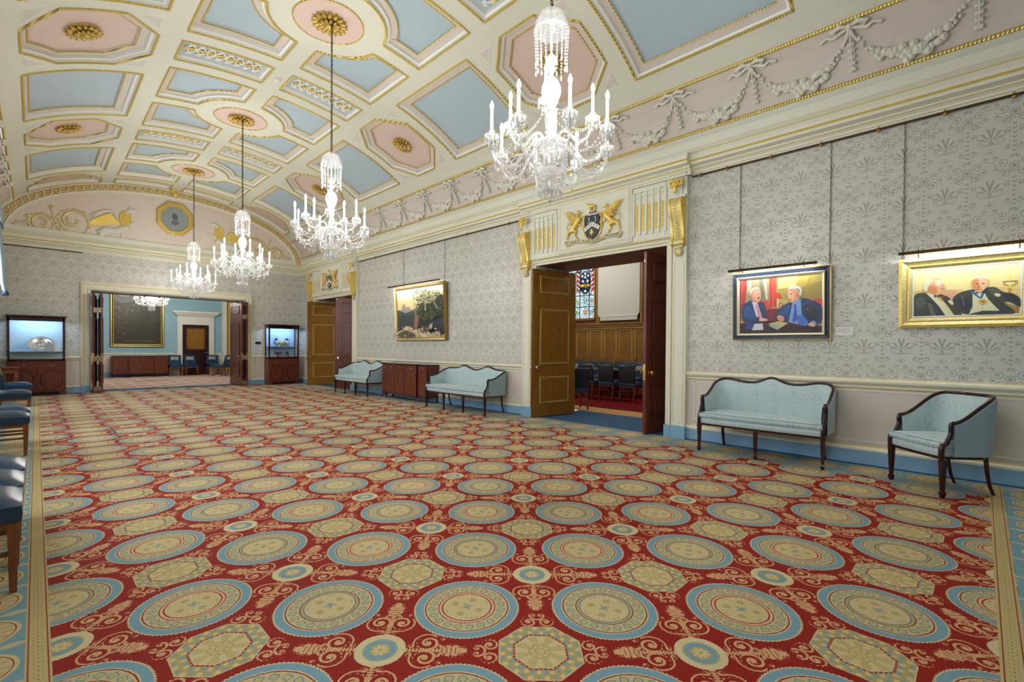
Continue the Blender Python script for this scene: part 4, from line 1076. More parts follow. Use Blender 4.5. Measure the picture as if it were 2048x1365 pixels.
g = MB(); g.box(OX0, OX1, 17.9, 18.3, OH-.035, OH, 0); g.box(OX0, OX1, 18.02, 18.06, OH-.06, OH-.03, 1)
for x in (2.0, 2.7, 3.4, 4.1): g.ball((x, 18.0, OH-.05), (.03, .02, .015), 8, 6, 1)
struct(g.build('trim_sliding_track', [M['white'], M['bronze']]))
# casing of the far opening
g = MB()
for d, w0, w1, mi in ((.03, .0, .15, 0), (.045, .02, .05, 0), (.05, .15, .2, 0), (.056, .165, .180, 1), (.034, .055, .062, 1), (.034, .125, .132, 1)):
    g.box(OX0-w1, OX0-w0, YF-d, YF, .19, OH+w0, mi); g.box(OX1+w0*.8, OX1+w1*.8, YF-d, YF, .19, OH+w0, mi); g.box(OX0-w1, OX1+w1*.8, YF-d, YF, OH+w0, OH+w1, mi)
g.box(OX0-.21, OX0-.0, YF-.06, YF, 0, .19, 2); g.box(OX1, OX1+.17, YF-.06, YF, 0, .19, 2)
struct(g.build('trim_far_casing', [M['cream'], M['goldflat'], M['bluebase']]))
g = MB(); g.box(OX0-.02, OX0+.01, YF, 18.53, 0, OH, 0); g.box(OX1-.01, OX1+.02, YF, 18.53, 0, OH, 0); g.box(OX0, OX1, YF, 18.53, OH-.01, OH+.01, 0)
struct(g.build('trim_far_reveal', M['cream']))
# ------------------------------------------------------------------ settees and armchair
def smooth(t): t = max(0., min(1., t)); return t*t*(3-2*t)
def settee(name, label, category, loc, rz, w, d, hfun, legs_front, rad=.12, seat=.355, armz=.70, group=None, leg_back=2, rake=.05):
    """front towards local -y, x along width; hfun(p) top height, p: -1 front of left arm .. 0 mid back .. 1 front of right arm"""
    root = thing(name, label, category, loc, rz, group)
    hw, hd = w/2, d/2
    # plan path from the left arm post round the back
    segs = [(-hw, -hd+.10)]
    path = []; L1 = d-.10-rad; La = rad*PI/2; Lb = w-2*rad; TL = 2*L1+2*La+Lb
    def P(q):    # q in 0..TL -> (x,y,nx,ny)  n = outward
        if q < L1: return (-hw, -hd+.10+q, -1, 0)
        q -= L1
        if q < La: a = q/rad; return (-hw+rad-rad*cos(a), hd-rad+rad*sin(a), -cos(a), sin(a))
        q -= La
        if q < Lb: return (-hw+rad+q, hd, 0, 1)
        q -= Lb
        if q < La: a = q/rad; return (hw-rad+rad*sin(a), hd-rad+rad*cos(a), sin(a), cos(a))
        q -= La
        return (hw, hd-rad-q, 1, 0)
    N = 72; T = .05
    G = MB(); Gi = MB(); top = []
    rows = []
    def back(p, z): return rake*(z-.4)*max(0, 1-abs(p)**3*1.1)
    for i in range(N+1):
        q = TL*i/N; x, y, nx, ny = P(q); p = 2*i/N-1; h = hfun(p); pin = []
        zs = [seat+.02+(h-.015-seat-.02)*k/7 for k in range(8)]
        for k, z in enumerate(zs):
            bul = .012*sin(PI*k/7); yy = y+back(p, z)
            pin.append((x-nx*(T*.5+bul), yy-ny*(T*.5+bul), z))
        po = []
        for k, z in enumerate(zs):
            yy = y+back(p, z); po.append((x+nx*T*.5, yy+ny*T*.5, z))
        rows.append((pin, po)); top.append((x, y+back(p, h), h))
    for nm, idx, mt in (('upholstered_back', 0, M['silk']), ('outside_back', 1, M['silkpl'])):
        g = MB(); vs = [v for r in rows for v in r[idx]]
        g.add(vs, [(i*8+k, (i+1)*8+k, (i+1)*8+k+1, i*8+k+1) for i in range(N) for k in range(7)])
        if idx == 0:   # close the top and bottom between the skins
            g.add([r[0][7] for r in rows]+[r[1][7] for r in rows], [(i, i+1, N+2+i, N+1+i) for i in range(N)])
            g.add([r[0][0] for r in rows]+[r[1][0] for r in rows], [(i, i+1, N+2+i, N+1+i) for i in range(N)])
        g.build(nm, mt, root, smooth=60, fixn=False)
    g = MB(); g.tube(top, .017, 8); g.build('top_rail', M['mahoganyd'], root, smooth=50)
    # arm posts curving down to the front legs
    for s in (-1, 1):
        hz = hfun(s); x = s*hw
        pts = cat([(x, -hd+.10, hz+.002), (x, -hd+.085, hz-.03), (x, -hd+.085, hz-.10), (x+s*.0, -hd+.045, hz-.19), (x, -hd+.01, seat+.11), (x, -hd+.005, seat+.03), (x, -hd+.01, seat-.04)], 5)
        g = MB(); g.tube(pts, [.018, .016, .017, .019, .021, .023, .024], 8); g.build('arm_post', M['mahoganyd'], root, smooth=50)
    # seat rail, wooden lip and cushion (bowed front)
    def bow(x): return -hd-.015*(1-(x/hw)**2)
    n = 16; hx = hw-.02
    def slab(z0, z1, infl, backy, mt, nm, over=0., smoothing=50):
        g = MB(); vs = []
        prof = [(0, z0), (infl, z0+(z1-z0)*.3), (infl, z0+(z1-z0)*.7), (0, z1)] if infl else [(0, z0), (0, z1)]
        m_ = len(prof)
        rr_ = max(rad-.03, .04); cb = [(rr_*(1-sin(PI/2*j/5)), rr_*(1-cos(PI/2*j/5))) for j in range(6)]
        ring = [(-hx+a_, backy-b_) for a_, b_ in reversed([(x_, y_) for y_, x_ in cb])]+[(-hx+2*hx*i/n, bow(-hx+2*hx*i/n)-over+.02) for i in range(n+1)]+[(hx-a_, backy-b_) for a_, b_ in [(x_, y_) for y_, x_ in cb]]
        R = len(ring)
        for (o, z) in prof:
            for (x, y) in ring:
                k = 1+o/hw; vs.append((x*k, y-(o if y < 0 else 0), z))
        g.add(vs, [(j*R+i, j*R+i+1, (j+1)*R+i+1, (j+1)*R+i) for j in range(m_-1) for i in range(R-1)]+[(j*R+R-1, j*R, (j+1)*R, (j+1)*R+R-1) for j in range(m_-1)])
        # domed top
        c0 = len(g.v); b = (m_-1)*R; ft = g.v[b:b+R]; g.v += [(x*.8, y*.8+.02 if y < 0 else y*.8, z+(.012 if infl else 0)) for x, y, z in ft]; g.v.append((0, 0, ft[0][2]+(.02 if infl else 0)))
        for i in range(R): g.f.append((b+i, b+(i+1) % R, c0+(i+1) % R, c0+i)); g.m.append(0); g.f.append((c0+i, c0+(i+1) % R, c0+R)); g.m.append(0)
        g.f.append(tuple(range(R))[::-1]); g.m.append(0)
        return g.build(nm, mt, root, smooth=smoothing)
    slab(seat-.012, seat+.015, 0, hd-.03, M['mahoganyd'], 'seat_rail')
    slab(seat+.015, seat+.085, .008, hd-.03, M['silk'], 'seat_upholstery')
    cu_ = slab(seat+.088, seat+.155, .016, hd-.03, M['silk'], 'seat_cushion', .012)
    g = MB(); g.tube([(-hx*1.03+2*hx*1.03*i/20, bow(-hx+2*hx*i/20)-.001, seat+.152) for i in range(21)], .005, 6); g.build('piping', M['silkpl'], cu_, smooth=50)
    # legs
    def leg(x, y, backleg):
        g = MB()
        if backleg:
            g.tube([(x, y-.02, seat), (x, y-.005, seat*.6), (x, y+.02, seat*.25), (x, y+.06, 0)], [.026, .023, .020, .017], 4)
        else:
            g.frustum((x, y, .055), .014, (x, y, seat-.012), .024); g.frustum((x, y, .0), .014, (x, y, .045), .022); g.frustum((x, y, .045), .022, (x, y, .06), .014)
        o = g.build('leg', M['mahoganyd'], root, smooth=30, bevel=.003)
    for i in range(legs_front): t = i/(legs_front-1); x = -hw+.0+w*t; leg(x, bow(x)+.02, False)
    for i in range(leg_back):
        t = i/(leg_back-1) if leg_back > 1 else .5; leg((-hw+.10)+(w-.2)*t, hd-.04, True)
    return root
def h_camel(p):    # near settee: one wide crest and two shoulders
    a = abs(p)
    if a > .50: return .72+(.938-.72)*smooth((.94-a)/.44)
    return .900+.075*math.exp(-(a/.115)**2)+.038*math.exp(-((a-.48)/.13)**2)
def h_double(p):
    a = abs(p)
    if a > .62: return .70+(.868-.70)*smooth((.95-a)/.33)
    return .868+.065*math.exp(-((a-.27)/.12)**2)-.02*math.exp(-(a/.1)**2)
def h_tub(p): a = abs(p); return .685+(.925-.685)*smooth((1-a)/.62)
settee('settee', 'small duck-egg blue settee with one central crest, below the dark blue framed portrait', 'settee', (6.49, 1.945, 0), -PI/2, 1.40, .60, h_camel, 3)
settee('settee', 'duck-egg blue settee with double-humped back and four front legs, beside the near doorway', 'settee', (6.485, 7.87, 0), -PI/2, 1.96, .62, h_double, 4, group='double-humped settees')
settee('settee', 'duck-egg blue double-humped settee in front of the far right-hand doorway', 'settee', (6.485, 12.50, 0), -PI/2, 1.90, .62, h_double, 4, group='double-humped settees')
settee('armchair', 'duck-egg blue tub armchair with dark wood frame, turned away from the wall at right', 'armchair', (6.245, .255, 0), math.radians(-139.5+3), .60, .56, h_tub, 2, rad=.20, seat=.36)

# ------------------------------------------------------------------ padded chairs
def chair_root(kind, label, loc, rz, group, proto=[{}]):
    P = proto[0]
    if kind in P: return dup(P[kind], loc, rz, label, group)
    root = thing('dining_chair', label, 'chair', loc, rz, group)
    bm_, sm, lm, emb, w, d, sh, bh = {'blue': (M['leather'], M['leather'], M['oaklight'], True, .50, .47, .46, .90),
                         'black': (M['leatherd'], M['leather'], M['mahogany'], False, .47, .45, .46, .915)}[kind]
    g = MB(); n = 12      # domed seat pad
    for k, (z, f, dome) in enumerate(((sh-.045, 1, 0),)): pass
    vs = []
    for j in range(n+1):
        for i in range(n+1):
            u, v = i/n*2-1, j/n*2-1; vs.append((u*w/2, v*d/2, sh+.01+.055*(1-u**4)*(1-v**4)+.01*(1-abs(u))))
    fs = [(j*(n+1)+i, j*(n+1)+i+1, (j+1)*(n+1)+i+1, (j+1)*(n+1)+i) for j in range(n) for i in range(n)]
    g.add(vs, fs); rim = [i for i in range(n+1)]+[(j)*(n+1)+n for j in range(1, n+1)]+[n*(n+1)+i for i in range(n-1, -1, -1)]+[j*(n+1) for j in range(n-1, 0, -1)]
    rv = [g.v[i] for i in rim]; R = len(rim)
    g.add(rv+[(x*1.012, y*1.012, sh-.035) for x, y, z in rv]+[(x*.98, y*.98, sh-.075) for x, y, z in rv], [(i, (i+1) % R, R+(i+1) % R, R+i) for i in range(R)]+[(R+i, R+(i+1) % R, 2*R+(i+1) % R, 2*R+i) for i in range(R)]+[tuple(range(3*R-1, 2*R-1, -1))])
    g.build('seat', sm, root, smooth=60)
    g = MB(); g.box(-w/2+.02, w/2-.02, -d/2+.02, d/2-.02, sh-.115, sh-.07); g.build('seat_frame', lm, root, bevel=.004)
    T = Matrix.Translation((0, d/2-.03, sh)) @ Matrix.Rotation(-.16, 4, 'X')
    g = MB(); g.box(-w/2+.01, w/2-.01, -.02, .03, .02, bh-sh, 0, T); b = g.build('backrest', bm_, root, bevel=.014)
    if emb:
        m_ = bpy.data.materials.get('embroidered_crest') or None
        if m_ is None:
            m_ = begin('embroidered_crest'); n_ = noise(60., 3, .7); finish(m_, mixc(lin((70, 100, 116)), lin((214, 206, 150)), lt(.47, n_, 12.)), .6)
        g = MB(); g.prism([(-.12, .16), (-.15, .30), (-.10, .33), (.10, .33), (.15, .30), (.12, .16), (.06, .19), (-.06, .19)], lambda u, v, dd: T @ Vector((u, -.0215-dd, v+.04)), -.001, .003); g.build('woven_crest', m_, b, smooth=0)
    else:
        g = MB(); g.box(-.13, .13, -.0225, -.0205, .16, .34, 0, T); g.build('woven_crest', bpy.data.materials.get('embroidered_crest') or M['antique'], b, smooth=0)
    for sx in (-1, 1):
        g = MB(); g.frustum((sx*(w/2-.035), -d/2+.035, 0), .015, (sx*(w/2-.035), -d/2+.035, sh-.08), .022); g.build('leg', lm, root, bevel=.002)
        g = MB(); g.frustum((sx*(w/2-.035), d/2+.02, 0), .015, (sx*(w/2-.035), d/2-.035, sh-.08), .021); g.build('leg', lm, root, bevel=.002)
        g = MB(); g.box(sx*(w/2-.035)-.008, sx*(w/2-.035)+.008, -d/2+.04, d/2-.02, .20, .225); g.build('stretcher', lm, root, bevel=.002)
    P[kind] = root; return root
# row against the left wall (fronts towards +x)
LG = 'blue leather chairs along the left wall'
nm = ['nearest blue leather chair of the left-hand row, its front leg by the carpet border', 'second blue leather chair from the camera in the left-hand row', 'third blue leather chair from the camera in the left-hand row',
      'blue leather chair starting the farther left-hand group, legs and stretchers showing', 'second chair of the farther left-hand group of blue leather chairs', 'third chair of the farther left-hand group of blue leather chairs', 'farthest blue leather chair of the left-hand row, by the display cabinet']
CHY = [3.93, 4.46, 5.0, 8.37, 9.1, 12.2, 14.7]
for y, l in zip(CHY, nm): chair_root('blue', l, (-.29, y, 0), PI/2, LG)

# ------------------------------------------------------------------ sideboard between the settees
def oval(g, c, ru, rv, ax, out, r=.006, mi=0, n=28):
    pts = []
    for i in range(n):
        a = 2*PI*i/n; p = Vector(c)+Vector(ax)*ru*cos(a)+Vector((0, 0, 1))*rv*sin(a)+Vector(out)*.002; pts.append(p)
    g.tube(pts, r, 5, mi, closed=True)
def drawer_pull(parent, c, ax, out, mt=None, w=.045):
    g = MB(); c = Vector(c); ax = Vector(ax); out = Vector(out)
    for q in (-1, 1): g.ball(c+ax*q*w, .009, 6, 5)
    g.tube([c+ax*w*cos(PI*i/8)+out*.018*sin(PI*i/8)-Vector((0, 0, 1))*.018*sin(PI*i/8) for i in range(9)], .004, 6)
    g.build('handle', mt or M['brass'], parent, smooth=50)
def sideboard(label, loc, rz, segs, depth, H, bowd, group=None, feet=True, legh=.14):
    """front towards -y local, segs = list of (x0,x1,bow) ; bays with drawer + oval door"""
    root = thing('sideboard', label, 'sideboard', loc, rz, group)
    x0, x1 = segs[0][0], segs[-1][1]
    c0 = min(s[0] for s in segs if s[2]) if any(s[2] for s in segs) else x0; c1 = max(s[1] for s in segs if s[2]) if any(s[2] for s in segs) else x1
    def fy(x, inbow):
        if not inbow: return -depth/2
        t = (x-c0)/(c1-c0)*2-1; return -depth/2-bowd*(1-t*t)-.03
    out = [(x1, depth/2), (x0, depth/2)]; pts = []
    for (a, b, bw) in segs:
        for k in range(7): x = a+(b-a)*k/6; pts.append((x, fy(x, bw)))
    poly = out+pts
    fn = lambda u, v, d: (u, v, d)
    g = MB(); g.prism(poly, fn, legh, H-.03); g.build('carcass', M['mahogany'], root, smooth=30)
    g = MB(); g.prism([(x*1.0+(.015 if x == x1 else -.015 if x == x0 else 0), y-(.015 if y < 0 else 0)) for x, y in poly], fn, H-.03, H); g.build('top', M['mahoganyd'], root, bevel=.003)
    for (a, b, bw) in segs:
        xs = [a+.02+(b-a-.04)*k/6 for k in range(7)]
        def face(z0, z1, pr):
            g = MB(); lo = [(x, fy(x, bw)-pr, z0) for x in xs]; hi = [(x, fy(x, bw)-pr, z1) for x in xs]; n = 7
            bl = [(x, fy(x, bw)+.004, z0) for x in xs]; bh_ = [(x, fy(x, bw)+.004, z1) for x in xs]
            g.add(lo+hi+bl+bh_, [(i, i+1, n+i+1, n+i) for i in range(6)]+[(n+i, n+i+1, 3*n+i+1, 3*n+i) for i in range(6)]+[(i, i+1, 2*n+i+1, 2*n+i) for i in range(6)]+[(0, n, 3*n, 2*n), (n-1, 2*n-1, 4*n-1, 3*n-1)]); return g
        xm = (a+b)/2; yv = fy(xm, bw)-.008; sl = Vector((1, (fy(xm+.02, bw)-fy(xm-.02, bw))/.04, 0)).normalized(); ov = Vector((sl.y, -sl.x, 0))
        dr = face(H-.19, H-.045, .008).build('drawer', M['mahogany'], root); drawer_pull(dr, (xm, yv-.002, H-.105), sl, ov, w=min(.045, (b-a)*.15))
        do = face(legh+.03, H-.205, .008).build('door', M['mahogany'], root)
        zc = (legh+.03+H-.205)/2; g = MB(); g.tube([(x_, fy(x_, bw)-.010, z_) for x_, z_ in [(xm+(b-a)*.36*cos(2*PI*i/30), zc+(H-.25-legh)*.43*sin(2*PI*i/30)) for i in range(30)]], .006, 5, 0, closed=True)
        g.build('oval_moulding', M['oaklight'], do, smooth=50)
    for x in sorted(set([segs[0][0], segs[-1][1], c0, c1])):
        g = MB(); y = fy(x, x in (c0, c1)); q = .02 if x < (x0+x1)/2 else -.02
        g.box(x+q-.02, x+q+.02, y-.006, y+.02, legh-.02, H-.03); g.tube([(x+q, y+.01, legh), (x+q, y+.005, legh*.5), (x+q-q*.8, y-.035, .0)], [.028, .02, .014], 4); g.build('leg', M['mahoganyd'], root, bevel=.002)
    for x in (x0+.03, x1-.03):
        g = MB(); g.frustum((x, depth/2-.03, 0), .014, (x, depth/2-.03, legh+.01), .022); g.build('leg', M['mahoganyd'], root)
    g = MB(); g.box(x0+.05, x1-.05, -depth/2+.02, -depth/2+.03, legh-.03, legh); g.build('apron', M['mahoganyd'], root)
    return root
# local +x = world +Y when rz=PI/2?  front (-y local) must face -X world: rz=-PI/2 -> local x maps to -Y
sideboard('bow-fronted mahogany sideboard with oval panels between the two double-humped settees', (6.685, 10.36, 0), -PI/2, [(-.98, -.72, False), (-.72, -.24, True), (-.24, .24, True), (.24, .68, True), (.68, 1.08, False)], .33, .92, .05)

# ------------------------------------------------------------------ display cabinets on the far wall
def cabinet(label, loc, w, depth, glow, split, group):
    root = thing('display_cabinet', label, 'display cabinet', loc, 0, group)
    H0, H1 = .90, 2.08; hw = w/2
    g = MB(); g.box(-hw, hw, -depth/2, depth/2, .09, H0-.02); g.box(-hw-.01, hw+.01, -depth/2-.01, depth/2, H0-.03, H0); g.build('base_carcass', M['mahogany'], root, bevel=.004)
    g = MB(); g.box(-hw+.06, hw-.06, -depth/2+.03, depth/2-.02, .0, .09, 1)  # black block stands in for the shade in the gap between the feet
    for s in (-1, 1):
        a, b = sorted((s*hw, s*(hw-.13))); g.add([(a, -depth/2-.005, 0), (b, -depth/2-.005, 0), (b, -depth/2-.005, .09), (a, -depth/2-.005, .09), (a, -depth/2+.03, 0), (b, -depth/2+.03, 0), (b, -depth/2+.03, .09), (a, -depth/2+.03, .09)], [(0, 1, 2, 3), (4, 7, 6, 5), (0, 4, 5, 1), (3, 2, 6, 7), (0, 3, 7, 4), (1, 5, 6, 2)])
        g.box(*sorted((s*hw, s*(hw-.03))), -depth/2, depth/2, 0, .09)
    g.build('feet_and_gap_shade', [M['mahogany'], M['black']], root)
    for s in (-1, 1):
        a, b = sorted((s*.008, s*(hw-.015)))
        g = MB(); g.box(a, b, -depth/2-.012, -depth/2+.002, H0-.19, H0-.045); d = g.build('drawer', M['mahogany'], root, bevel=.004); drawer_pull(d, ((a+b)/2, -depth/2-.014, H0-.11), (1, 0, 0), (0, -1, 0), M['silver'], .05)
        g = MB(); g.box(a, b, -depth/2-.012, -depth/2+.002, .12, H0-.205); d = g.build('door', M['mahogany'], root, bevel=.004)
        g = MB(); oval(g, ((a+b)/2, -depth/2-.012, .41), (b-a)*.40, .25, (1, 0, 0), (0, -1, 0), .007); g.build('oval_moulding', M['mahoganyd'], d, smooth=50)
        g = MB(); g.ball(((a+b)/2, -depth/2-.011, .41), ((b-a)*.38, .004, .24), 20, 10); g.build('oval_panel', M['mahogany'], d, smooth=60)
    d2 = depth-.04; y0 = -d2/2; y1 = depth/2-.005; hw2 = hw-.015
    g = MB(); t = .045
    for s in (-1, 1):
        g.box(*sorted((s*hw2, s*(hw2-t))), y0, y0+.04, H0, H1-.04); g.box(*sorted((s*hw2, s*(hw2-.03))), y1-.04, y1, H0, H1-.04)
        g.box(*sorted((s*hw2, s*(hw2-.02))), y0, y1, H0, H0+.05); g.box(*sorted((s*hw2, s*(hw2-.02))), y0, y1, H1-.13, H1-.04)
    g.box(-hw2, hw2, y0, y0+.04, H0, H0+.055); g.box(-hw2, hw2, y0, y0+.04, H1-.14, H1-.04); g.box(-hw2, hw2, y0, y1, H1-.06, H1-.04); g.box(-hw2, hw2, y0, y1, H0, H0+.02)
    g.build('display_frame', M['mahoganyd'], root, bevel=.003)
    g = MB(); g.box(-hw2-.02, hw2+.02, y0-.02, y1, H1-.045, H1-.02); g.box(-hw2-.035, hw2+.035, y0-.035, y1, H1-.022, H1); g.build('cornice', M['mahoganyd'], root, bevel=.004)
    g = MB(); g.box(-hw2+.02, hw2-.02, y1-.012, y1-.004, H0+.02, H1-.06); g.box(-hw2+.03, hw2-.03, y0+.04, y1, H0+.02, H0+.026); g.build('lining', plain('cabinet_lining_%d' % glow[3], glow[:3], .6), root, smooth=0)
    g = MB(); g.box(-hw2+t, hw2-t, y0+.014, y0+.018, H0+.055, H1-.14)
    for s in (-1, 1): g.box(*sorted((s*(hw2-.012), s*(hw2-.015))), y0+.04, y1-.04, H0+.05, H1-.13)
    g.build('glass', M['glass'], root, smooth=0)
    zs = H0+split
    g = MB(); g.box(-hw2+.03, hw2-.03, y0+.05, y1-.015, zs, zs+.008); g.build('glass_shelf', plain('shelf_glass_%d' % glow[3], (110, 150, 160), .1), root)
    ld = bpy.data.lights.new('cabinet_lamp', 'AREA'); ld.shape = 'RECTANGLE'; ld.size = w*.8; ld.size_y = .06; ld.energy = CASE_W; ld.color = (.45, .68, 1)
    lo_ = bpy.data.objects.new('cabinet_lamp', ld); COL.objects.link(lo_); lo_.parent = root; lo_.location = (0, y0+.09, H1-.075); lo_.rotation_euler = (0.35, 0, 0)
    g = MB(); g.box(-w*.4, w*.4, y0+.06, y0+.12, H1-.072, H1-.06); g.build('lamp_strip', M['black'], root)
    return root, zs+.008
CG = 'mahogany display cabinets on the far wall'
cA, zA = cabinet('wide mahogany display cabinet holding a silver dish, left of the far doorway', (.02, 17.52, 0), 1.09, .42, (196, 220, 232, 1), .24, CG)
cB, zB = cabinet('mahogany display cabinet holding vases, right of the far doorway', (6.13, 17.52, 0), 1.04, .42, (176, 204, 240, 2), .40, CG)
def lathe_thing(name, label, cat_, prof, mat, loc, group=None, n=20):
    g = MB(); g.lathe(prof, n=n); o = g.build(name, mat, smooth=50); o.location = loc; return tag(o, label, cat_, group)
# dish on its stand, card
root = thing('silver_dish', 'oval polished silver dish leaning on a stand in the left cabinet', 'dish', (.10, 17.52, zA), 0)
T = Matrix.Rotation(1.25, 4, 'X'); g = MB()
g.lathe([(.001, .0), (.13, .0), (.15, .012), (.17, .03), (.25, .036), (.255, .042), (.17, .038), (.14, .02), (.06, .022), (.03, .03), (.001, .03)], (0, 0, .19), 32, 0, T @ Matrix.Diagonal((1.0, .78, 1, 1))); g.build('bowl', M['silver'], root, smooth=50)
g = MB()
for s in (-1, 1): g.tube([(s*.09, -.07, 0), (s*.08, -.03, .05), (s*.06, .07, .22), (s*.10, .10, 0)], .005, 6)
g.build('wire_stand', M['silver'], root)
g = MB(); g.box(-.10, .10, -.002, .002, 0, .18, 0, Matrix.Rotation(-.15, 4, 'X')); o = g.build('caption_card', M['card']); o.location = (.36, 17.54, zA+.001); tag(o, 'white caption card standing beside the silver dish', 'card')
m = begin('painted_porcelain'); n_ = noise(22., 3, .7); x_, y_, z_ = objpos()
finish(m, mixc(mixc(lin((226, 224, 226)), lin((40, 70, 130)), lt(.50, n_, 10.)), lin((40, 70, 130)), lt(.2, z_, 300.)), .15, coat=.5); M['porc'] = m
VP = [(.04, 0), (.045, .01), (.04, .02), (.085, .09), (.10, .15), (.09, .20), (.05, .235), (.035, .25), (.04, .285), (.055, .30), (.045, .30), (.028, .26), (.001, .25)]
for dx, mt, l in ((-.19, M['porc'], 'left-hand blue and white vase on the upper shelf of the right cabinet'), (.17, M['porc'], 'right-hand blue and white vase on the upper shelf of the right cabinet')):
    v = lathe_thing('porcelain_vase', l, 'vase', VP, mt, (6.13+dx, 17.55, zB), 'porcelain vases in the right cabinet')
    g = MB()
    for s in (-1, 1): g.tube([(s*.04, 0, .27), (s*.075, 0, .27), (s*.085, 0, .23), (s*.07, 0, .20)], .006, 6)
    g.build('handle', mt, v, smooth=50)
lathe_thing('lidded_jar', 'pale gold round lidded jar between the two blue and white vases', 'jar', [(.045, 0), (.04, .01), (.09, .07), (.105, .13), (.09, .20), (.04, .235), (.045, .245), (.02, .27), (.001, .285)], plain('pale_gold_enamel', (196, 194, 140), .2, .3), (6.12, 17.50, zB))
ct = lathe_thing('gilt_tazza', 'gilt footed dish on the lower shelf of the right cabinet', 'tazza', [(.07, 0), (.07, .01), (.04, .02), (.04, .12), (.05, .15), (.13, .19), (.135, .20), (.12, .197), (.04, .165), (.001, .16)], M['antique'], (5.98, 17.50, .926))
lathe_thing('gilt_tankard', 'gilt tankard on the lower shelf of the right cabinet', 'tankard', [(.055, 0), (.055, .015), (.045, .03), (.045, .16), (.055, .17), (.05, .19), (.02, .205), (.01, .225), (.001, .23)], M['antique'], (6.29, 17.50, .926))
g = MB(); g.box(-.035, .035, -.02, .02, 0, .02); o = g.build('small_card', M['card']); o.location = (6.15, 17.45, .926); tag(o, 'small white card between the gilt tazza and tankard', 'card')

# table at the left edge
root = thing('side_table', 'small mahogany table at the left edge, in front of the left cabinet', 'table', (-.50, 16.4, 0))
g = MB(); g.box(-.22, .22, -.4, .4, .755, .785); g.build('table_top', M['mahogany'], root, bevel=.005)
g = MB(); g.box(-.19, .19, -.36, .36, .66, .755); g.build('frieze', M['oaklight'], root)
for a in (-.17, .17):
    for b in (-.34, .34): g = MB(); g.frustum((a, b, 0), .018, (a, b, .70), .028); g.build('leg', M['oaklight'], root)

# small fittings
def plate(name, label, cat_, wall, a, z, w, h, mt, pr=.008):
    g = MB()
    if wall == 'R': g.box(XR-pr, XR-.0005, a-w/2, a+w/2, z-h/2, z+h/2)
    else: g.box(a-w/2, a+w/2, YF-pr, YF-.0005, z-h/2, z+h/2)
    o = g.build(name, mt, bevel=.002)
    g = MB()
    if wall == 'R': g.box(XR-pr-.004, XR-pr, a-w*.12, a+w*.12, z-h*.15, z+h*.15)
    else: g.box(a-w*.12, a+w*.12, YF-pr-.004, YF-pr, z-h*.15, z+h*.15)
    g.build('switch_rocker', mt, o); return tag(o, label, cat_)
plate('wall_switch', 'pale switch plate in the dado beside the left cabinet', 'switch', 'F', .66, .82, .11, .07, M['dado'])
plate('wall_switch', 'pale switch plate in the dado left of the right cabinet', 'switch', 'F', 5.33, .79, .09, .09, M['dado'])
plate('control_panel', 'small black control panel on the wallpaper left of the right cabinet', 'control panel', 'F', 5.42, 1.44, .18, .09, M['black'])
plate('wall_thermostat', 'small pale plate on the wallpaper right of the landscape painting', 'thermostat', 'R', 7.83, 2.12, .08, .11, M['damask'])
g = MB(); g.lathe([(.055, 0), (.055, -.02), (.045, -.035), (.02, -.05), (.001, -.052)], (XC, BAY0+BAYP*1+2.11, EZ+EB), 14); tag(g.build('smoke_detector', M['white'], smooth=40), 'white round smoke detector on the crown of the ceiling', 'smoke detector')
for (y0, y1, l) in ((8.82, 9.98, 'nearer'), (16.0, 17.55, 'farther')):
    g = MB(); g.box(.842, .872, y0, y1, .0005, .006); tag(g.build('cable_cover', M['bronze'], bevel=.002), '%s dark brown strip set in the carpet at left' % l, 'floor strip')
# curtain at the left edge
g = MB(); n = 24; vs = []
for i in range(n+1):
    for k, (z, o) in enumerate(((4.15, 0), (3.6, .03), (3.0, .05), (2.6, .02), (2.42, 0))): vs.append((XL+.2+.16*k/4*(1 if k < 3 else .8)+.03*sin(i*1.3), 14.3+.9*i/n, z))
g.add(vs, [(i*5+k, (i+1)*5+k, (i+1)*5+k+1, i*5+k+1) for i in range(n) for k in range(4)])
cu0 = g.build('window_curtain', M['curtainb'], smooth=80, fixn=False); tag(cu0, 'pale blue window curtain tail at the left edge below the vault', 'curtain')
md = cu0.modifiers.new('solid', 'SOLIDIFY'); md.thickness = .02
g = MB(); g.tube([(XL+.2+.128+.03*sin(i*1.3), 14.3+.9*i/n, 2.42) for i in range(n+1)], .03, 6); g.build('fringe', M['leather'], cu0)
g = MB(); g.box(XL, XL+.30, 12.9, 15.3, 4.08, 4.16); g.box(XL+.27, XL+.30, 12.9, 15.3, 3.86, 4.08); g.build('pelmet', M['curtainb'], cu0, bevel=.004)
# ------------------------------------------------------------------ pictures
m = begin('oil_paint'); at = NT.nodes.new('ShaderNodeAttribute'); at.attribute_name = 'Col'; n_ = noise(14., 4, .7); n2_ = noise(60., 2)
c_ = S(at.outputs['Color']); M['oil'] = finish(m, mixc(c_, mixc(c_, lin((250, 236, 200)), .07), n_), .4, spec=.4, bump=n2_, bstr=.25, bdist=.003)
def painting(parent, W, H, layers, fn, name='canvas', blur=False, step=.00015):
    """layers: (colour, polygon in 0..1 u right, v up). Overlapping flats of paint, one mesh"""
    vs, fs, cs = [], [], []
    for k, (c, poly) in enumerate(layers):
        b = len(vs); vs += [fn(u*W, v*H, step*k) for u, v in poly]; fs.append(tuple(range(b, b+len(poly)))); cs.append(lin(c))
    me = bpy.data.meshes.new(name); me.from_pydata(vs, [], fs); a = me.color_attributes.new('Col', 'FLOAT_COLOR', 'CORNER')
    i = 0
    for f, c in zip(fs, cs):
        for _ in f: a.data[i].color = c; i += 1
    me.materials.append(M['oil']); o = bpy.data.objects.new(name, me); COL.objects.link(o); o.parent = parent; return o
